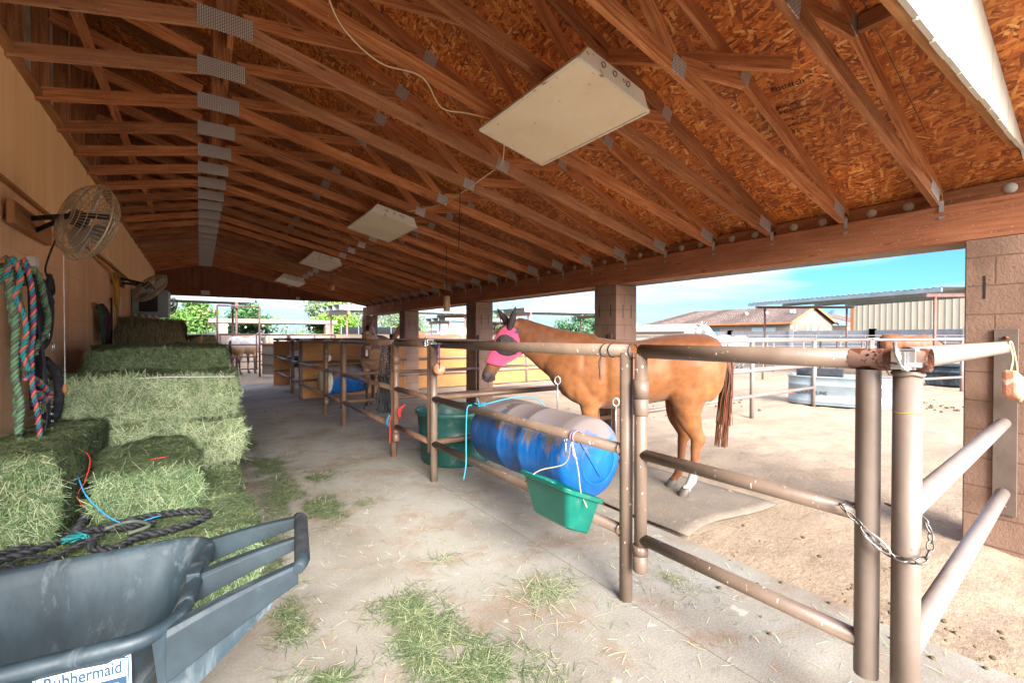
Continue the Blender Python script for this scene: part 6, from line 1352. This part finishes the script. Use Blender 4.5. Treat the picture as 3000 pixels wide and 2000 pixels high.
# tiled house
X0, X1, YA, YB, ZE, ZR_ = 51.0, 61.5, 22.8, 41.5, 2.95, 4.85; XM = 56.0
t = thing('house', 'long beige stucco house with a brown tiled hip roof behind the grey wall', 'house', (X0, YA, 0))
mb = MB(); mb.box((X0, YA, -.2), (X1, YB, ZE)); mb.v += [V((X0, YA, ZE)), V((X1, YA, ZE)), V((XM, YA, ZR_-.12)), V((X0, YA+.2, ZE)), V((X1, YA+.2, ZE)), V((XM, YA+.2, ZR_-.12))]; o_ = len(mb.v)-6
for f in ((0,1,2),(5,4,3),(0,2,5,3),(1,4,5,2)): mb.face([o_+i for i in f])
mb.build('wall', M['stucco'], t)
tileplane(t, [(X0-.55, YA-.4, ZE-.05), (X0-.55, YB+.4, ZE-.05), (XM, YB-4.2, ZR_), (XM, YA-.4, ZR_)]); tileplane(t, [(X1+.5, YA-.4, ZE-.05), (X1+.5, YB+.4, ZE-.05), (XM, YB-4.2, ZR_), (XM, YA-.4, ZR_)])
tileplane(t, [(X0-.55, YB+.4, ZE-.05), (X1+.5, YB+.4, ZE-.05), (XM+.01, YB-4.2, ZR_), (XM, YB-4.2, ZR_)])
mb = MB(); mb.beam((X0-.58, YA-.4, ZE-.12), (X0-.58, YB+.4, ZE-.12), .05, .2); mb.beam((X0-.55, YA-.42, ZE-.14), (XM, YA-.42, ZR_-.1), .05, .2); mb.beam((XM, YA-.42, ZR_-.1), (X1+.5, YA-.42, ZE-.14), .05, .2); mb.build('fascia', M['truss'], t)
for y, w_, m in ((24.2, 2.6, 'glasspale'), (30.6, 2.4, 'glass'), (33.9, 2.8, 'glass'), (37.6, 1.6, 'glass')): winpart(t, X0, y, 1.75-.65 if w_ < 2.7 else .9, w_, 1.3 if w_ < 2.7 else 1.6, 'x', m)
for x, w_, h in ((52.1, .5, 1.2), (54.7, .5, 1.2), (56.1, 1.1, 1.2), (57.9, .9, .6)): winpart(t, YA, x, 1.75-.5*(h > 1)+.2, w_, h, 'y', 'glasspale')
for y in (26.5, 28.8): mb = MB(); mb.lathe([(0, 0), (.16, 0), (.16, .3), (.0, .32)], (53.6, y, 3.95), (0,0,1), 8); mb.build('roof_vent', M['white'], t)
mb = MB(); mb.box((53.2, 23.4, 4.0), (53.6, 23.8, 4.35)); mb.build('dish', M['white'], t)
t = thing('house', 'lower beige wing with a tiled gable roof right of the long tiled house', 'house', (61.5, 21, 0))
mb = MB(); mb.box((61.52, 21.5, -.2), (76, 33, 2.7)); mb.build('wall', M['stucco'], t); tileplane(t, [(76.5, 21.1, 2.65), (61.1, 21.1, 3.1), (61.1, 28, 5.2), (76.5, 28, 4.6)]); mb = MB(); mb.beam((61.1, 21.05, 3.0), (76.5, 21.05, 2.55), .05, .2); mb.build('fascia', M['truss'], t)
# big cream metal building
t = thing('metal_building', 'large cream metal building with vertical ribs behind the right-hand shade roof', 'building', (49, 0, 0))
mb = MB(); mb.box((49.05, -4, -.2), (60, 16.7, 4.95)); mb.build('wall', M['metal_cream'], t)
mb = MB(); y = -4
while y < 16.7: mb.box((49.0, y, -.1), (49.05, y+.05, 4.95)); y += .42
mb.build('ribs', M['metal_cream'], t); mb = MB(); mb.box((48.96, 16.5, -.1), (49.1, 16.75, 4.98)); mb.box((48.9, -4.1, 4.95), (60.1, 16.8, 5.05)); mb.build('trim', M['truss_d'], t)
# garden sheds
def shed(x, y, w_, d_, he, hr, lab, mr='enamel', mw='stucco', ridge='y'):
    t = thing('shed', lab, 'shed', (x, y, 0)); mb = MB(); mb.box((x, y, -.1), (x+w_, y+d_, he)); xm = x+w_/2; ym = y+d_/2
    if ridge == 'y':
        mb.v += [V((x, y, he)), V((x+w_, y, he)), V((xm, y, hr-.03)), V((x, y+d_, he)), V((x+w_, y+d_, he)), V((xm, y+d_, hr-.03))]; o_ = len(mb.v)-6
        R_ = [((x-.2, y-.2, he-.1), (x-.2, y+d_+.2, he-.1), (xm, y+d_+.2, hr), (xm, y-.2, hr)), ((x+w_+.2, y-.2, he-.1), (x+w_+.2, y+d_+.2, he-.1), (xm, y+d_+.2, hr), (xm, y-.2, hr))]
    for f in ((0,1,2),(5,4,3)): mb.face([o_+i for i in f])
    mb.build('wall', M[mw], t); mb = MB()
    for q in R_: mb.prism8([*q, *[(a, b, c+.05) for a, b, c in q]])
    mb.build('roof', M[mr], t); mb = MB(); mb.box((x+w_*.35, y-.03, 0), (x+w_*.65, y, he-.15)); mb.build('door', M['white'], t); return t
shed(35.4, 24.6, 3.4, 5.6, 1.95, 2.55, 'low cream garden shed in front of the tiled house', 'stucco')
shed(62, 62, 12, 9, 2.9, 4.6, 'distant grey-roofed house left of the tiled house', 'greywood', 'white')
shed(56, 50, 6, 7, 2.6, 3.7, 'small white distant outbuilding below the grey-roofed house', 'greywood', 'white')
shed(17.0, 36.0, 4, 3, 2.0, 2.5, 'distant white corrugated shed between the middle pillars', 'galvlight', 'white')
t = thing('horse_shelter', 'distant grey metal horse shelter with open bays between the middle pillars', 'shelter', (22, 38, 0))
mb = MB(); mb.box((21.5, 40.5, 0), (29, 40.6, 2.3)); mb.build('back_wall', M['galvlight'], t); mb = MB(); mb.prism8([(21.3,37.6,2.5),(29.2,37.6,2.5),(29.2,40.9,2.3),(21.3,40.9,2.3),(21.3,37.6,2.58),(29.2,37.6,2.58),(29.2,40.9,2.38),(21.3,40.9,2.38)]); mb.build('roof', M['pipe_red'], t)
for x in (21.5, 23.4, 25.3, 27.1, 29): post(x, 37.8, 0, 2.5, .05, M['white'], t, 'post', 6)
for x in (21.5, 25.2): mb = MB(); mb.box((x, 37.9, 0), (x+1.7, 37.95, 2.2)); mb.build('panel', M['galvlight'], t)
t = thing('back_room', 'pale flat-roofed outbuilding with a small window behind the cooler', 'building', (-3, 22, 0))
mb = MB(); mb.box((-5.5, 22.2, 0), (-1.35, 24.5, 2.30)); mb.build('wall', M['stucco'], t); winpart(t, 22.2, -2.2, 1.75, .45, .4, 'y', 'glass'); mb = MB(); mb.box((-5.6, 22.1, 2.30), (-1.25, 24.6, 2.38)); mb.build('roof', M['greywood'], t)

# metal shade roofs
def shade(c, lab, z0=3.0, z1=3.2, posts=None, grp='metal shade roofs over the pens', corr='x', beams='ends', bh=.16, ps=.045):
    """c: four plan corners in order; roof at z0 (first two) .. z1 (last two)"""
    t = thing('shade_roof', lab, 'shade structure', (c[0][0], c[0][1], 0), 0, grp)
    a, b, cc, d = [V((p[0], p[1], z)) for p, z in zip(c, (z0, z0, z1, z1))]; mb = MB(); n = int((b-a).length/.1); nr = V((0,0,1))
    for i in range(n+1):
        u = i/n; dz = .011*(1 if i % 2 else -1)
        for q in (a.lerp(b, u), d.lerp(cc, u)): mb.v.append(q+V((0,0,dz)))
    for i in range(n): k = 2*i; mb.face([k, k+2, k+3, k+1], None, 0, False)
    o = mb.build('corrugated_sheet', M['galvlight'], t); s_ = o.modifiers.new('s', 'SOLIDIFY'); s_.thickness = .004
    for p, q in ((a, b), (d, cc), (a.lerp(d, .33), b.lerp(cc, .33)), (a.lerp(d, .66), b.lerp(cc, .66))):
        mb = MB(); mb.beam(p-V((0,0,.03+bh/2)), q-V((0,0,.03+bh/2)), .06, bh); mb.build('purlin', M['galvlight'], t)
    for p, q in ((a.lerp(b, .06), d.lerp(cc, .06)), (a.lerp(b, .94), d.lerp(cc, .94))):
        mb = MB(); mb.beam(p-V((0,0,.04+bh*1.5)), q-V((0,0,.04+bh*1.5)), .1, bh*.9); mb.build('cross_beam', M['pipe_red'], t)
        for w_ in (.08, .92):
            r_ = p.lerp(q, w_); post(r_.x, r_.y, -.1, r_.z-bh*1.9, ps, M['pipe_red'], t, 'post', 8)
    return t
shade([(21.0, 11.2), (19.0, 4.1), (24.0, 2.2), (27.4, 9.6)], 'long metal shade roof at the right in front of the cream building', 2.98, 3.12, bh=.12)
shade([(14.2, 19.5), (20.6, 18.3), (21.2, 22.5), (14.8, 23.7)], 'grey shade roof seen behind the chestnut horse head', 2.98, 3.05, bh=.2)
shade([(5.2, 21.3), (12.2, 21.3), (12.2, 25), (5.2, 25)], 'grey shade roof seen between the two middle pillars', 2.9, 3.0, bh=.22)
shade([(-8, 19.6), (1.75, 19.9), (1.75, 22.6), (-8, 22.6)], 'pale metal shade roof over the roan horse pen at the far left', 2.98, 3.05, bh=.22)
shade([(13.5, 27.5), (19.5, 27.2), (19.5, 30.5), (13.5, 30.8)], 'lower brown-edged shade roof behind the pink mask', 2.72, 2.75, bh=.2)
# ramada with string lights
t = thing('ramada', 'flat brown patio cover with string lights beyond the tan wall', 'patio cover', (1.8, 29, 0))
mb = MB(); mb.box((.4, 27.5, 2.15), (6.6, 30.5, 2.36)); mb.build('roof', M['greywood'], t)
for x, y in ((1.0, 27.8), (6.2, 27.8), (1.0, 30.2), (6.2, 30.2)): mb = MB(); mb.box((x-.22, y-.22, 0), (x+.22, y+.22, 2.15)); mb.build('column', M['greywood'], t)
for k in range(7): mb = MB(); mb.ball((1.2+k*.8, 27.4, 2.0-.08*(k % 2)), .045, 8, 6); mb.build('bulb', M['white'], t)
t = thing('screen_fence', 'black mesh screen fence above the tan wall', 'fence', (7, 26.5, 0))
mb = MB(); mb.box((6.6, 26.6, .2), (11.4, 26.62, 1.98)); mb.build('mesh', M['dryblood'], t)
for k in range(6): post(6.6+k*.96, 26.58, 0, 2.02, .03, M['galv'], t, 'post', 6)

# ------------------------------------------------------------ trees
def tree(c, hgt, blobs, n, leaf, cols_, name, lab, trunk=.12, spread=.8, droop=0, sparse=0, grp='trees beyond the block walls'):
    t = thing(name, lab, 'tree', (c[0], c[1], 0), 0, grp); rs = random.Random(int(c[0]*91+c[1]*37))
    mb = MB(); mb.tube([(c[0], c[1], -.2), (c[0]+.05, c[1], hgt*.22), (c[0]-.06, c[1], hgt*.42)], [trunk, trunk*.8, trunk*.6], 8)
    for bx, by, bz, br in blobs: mb.tube([(c[0], c[1], hgt*.25), (c[0]+bx*.5, c[1]+by*.5, (hgt*.3+bz)*.5+hgt*.08), (c[0]+bx, c[1]+by, bz)], [trunk*.5, trunk*.32, trunk*.12], 6)
    mb.build('trunk', M['trunk'], t)
    mb = MB(); tot = sum(b[3]**2 for b in blobs)
    for bx, by, bz, br in blobs:
        m_ = int(n*br*br/tot); 
        # clumps inside each blob
        cl = [(rs.uniform(-1, 1), rs.uniform(-1, 1), rs.uniform(-1, 1), rs.uniform(.75, 1.2)) for _ in range(18)]
        for k in range(m_):
            q = rs.choice(cl); d = V(q[:3]); 
            if d.length > 1: d.normalize()
            p = V((c[0]+bx, c[1]+by, bz))+d*br*.78+V((rs.gauss(0, 1), rs.gauss(0, 1), rs.gauss(0, .8)))*br*.25
            a = V((rs.gauss(0, 1), rs.gauss(0, 1), rs.gauss(0, 1)-droop)).normalized(); b_ = a.orthogonal().normalized(); b_ = (b_+a.cross(b_)*rs.uniform(-1, 1)).normalized()
            s_ = leaf*rs.uniform(.6, 1.3); cc = rs.choice(cols_); f = q[3]*rs.uniform(.75, 1.25)
            mb.quad(p-a*s_, p-b_*s_*.45, p+a*s_, p+b_*s_*.45, 0, tuple(x*f for x in cc))
    mb.build('crown', M['leafy'], t)
LG = [(.06,.14,.025), (.09,.19,.035), (.13,.25,.05), (.04,.10,.02), (.18,.29,.07)]
DG = [(.03,.09,.025), (.05,.13,.04), (.075,.17,.055), (.02,.06,.02)]
BG = [(.10,.22,.02), (.15,.29,.03), (.07,.16,.02), (.21,.34,.04)]
OG = [(.09,.14,.065), (.13,.18,.09), (.18,.23,.13), (.06,.10,.045)]
tree((-.6, 34), 5.0, [(0,0,3.0,1.0), (.2,0,4.0,.8), (-1.1,0,2.4,.85), (1.1,.2,2.5,.9), (2.0,.3,1.9,.7), (-.2,0,1.9,1.0)], 5200, .13, LG, 'poplar_tree', 'tall pointed green tree nearest the cooler, left of the others')
tree((2.35, 31.5), 4.2, [(0,0,2.6,.85), (0,.2,3.3,.6), (-.6,0,2.0,.7), (.6,0,2.1,.75)], 4200, .11, DG, 'round_tree', 'dark rounded tree behind the tall gate frame')
tree((7.0, 30.0), 3.9, [(0,0,2.4,1.0), (.7,0,2.2,.9), (-.7,0,2.0,.8), (.2,0,3.0,.7), (.4,0,1.5,1.0)], 5600, .11, BG, 'citrus_tree', 'bright yellow-green citrus tree right of the patio cover')
tree((8.4, 37.5), 5.4, [(-.8,0,4.0,1.2), (.6,0,4.0,1.0), (1.8,0,3.4,.9), (-.2,0,3.0,1.2)], 3600, .12, OG, 'willow_tree', 'feathery grey-green tree behind the bright citrus tree', droop=.6)
tree((12.3, 35.0), 5.0, [(0,0,3.8,1.1), (1.4,0,3.3,1.0), (-1.4,0,3.1,1.0), (.4,0,2.4,1.2), (2.3,0,2.5,.8), (-2.2,0,2.4,.8)], 4800, .10, OG, 'mesquite_tree', 'wide open mesquite tree with visible branches, left of the dark bay horse', .14)
tree((10.9, 27.6), 2.9, [(0,0,1.8,.7), (.5,0,1.6,.7), (-.5,0,1.5,.65), (.1,0,2.2,.5)], 4200, .09, BG, 'citrus_tree', 'small bright green tree just left of the dark bay head')
tree((21.5, 33.0), 4.6, [(0,0,3.1,.8), (.6,0,2.7,.7), (-.7,0,2.6,.7)], 1600, .10, LG, 'small_tree', 'thin yellow-green tree between the far pillars')
tree((25.6, 27.5), 4.0, [(0,0,2.2,1.2), (1.5,-.5,2.0,1.1), (-1.3,.5,1.9,1.0), (.2,0,2.8,.8), (2.6,-1,1.6,.9)], 6400, .12, [(.05,.13,.06), (.08,.18,.085), (.11,.22,.12), (.03,.08,.035)], 'oleander_bush', 'full blue-green oleander bush behind the chestnut horse neck')
tree((20.5, 31), 3.3, [(0,0,1.7,.9), (-1.5,0,1.6,.9), (1.3,0,1.5,.9)], 2600, .11, OG, 'desert_shrub', 'pale green shrub behind the pink mask')
tree((31.5, 45), 4.4, [(0,0,2.9,1.0), (1.0,0,2.3,.9)], 1400, .13, OG, 'small_tree', 'small distant tree at the left edge of the second pillar')
for k, (x, y) in enumerate([(-8, 48), (3.5, 52), (18, 55), (30, 70), (48, 95)]):
    tree((x, y), 4.5, [(0,0,2.2,1.8), (2.5,0,1.9,1.6), (-2.5,0,1.7,1.5), (5,0,1.4,1.4)], 1500, .2, OG, 'desert_shrub', 'hazy line of low scrub number' if False else ('low olive scrub far behind the ' + ('cooler outbuilding', 'dark rounded tree', 'mesquite tree', 'corrugated sheds', 'grey-roofed house')[k]))
# car far left of the tiled house
t = thing('parked_car', 'tiny red car parked far away beside the first pillar', 'car', (50, 44.5, 0))
mb = MB(); mb.loft([[(49.2, y, z) for y, z in prof_] if s_ == 0 else [(50.9, y, z) for y, z in prof_] for s_, prof_ in ((0, [(42.3,.45),(42.3,.9),(43.3,1.0),(43.9,1.45),(45.4,1.45),(46.1,1.0),(46.7,.9),(46.7,.45)]), (1, [(42.3,.45),(42.3,.9),(43.3,1.0),(43.9,1.45),(45.4,1.45),(46.1,1.0),(46.7,.9),(46.7,.45)]))], True, 0, False); mb.build('body', M['redtwine'], t)
for y in (43.2, 45.8): mb = MB(); mb.lathe([(0, -.1), (.32, -.1), (.32, .1), (0, .1)], (49.3, y, .32), (1,0,0), 14); mb.build('wheel', M['black'], t)
print('objects', len(bpy.data.objects), 'verts', sum(len(m.vertices) for m in bpy.data.meshes))
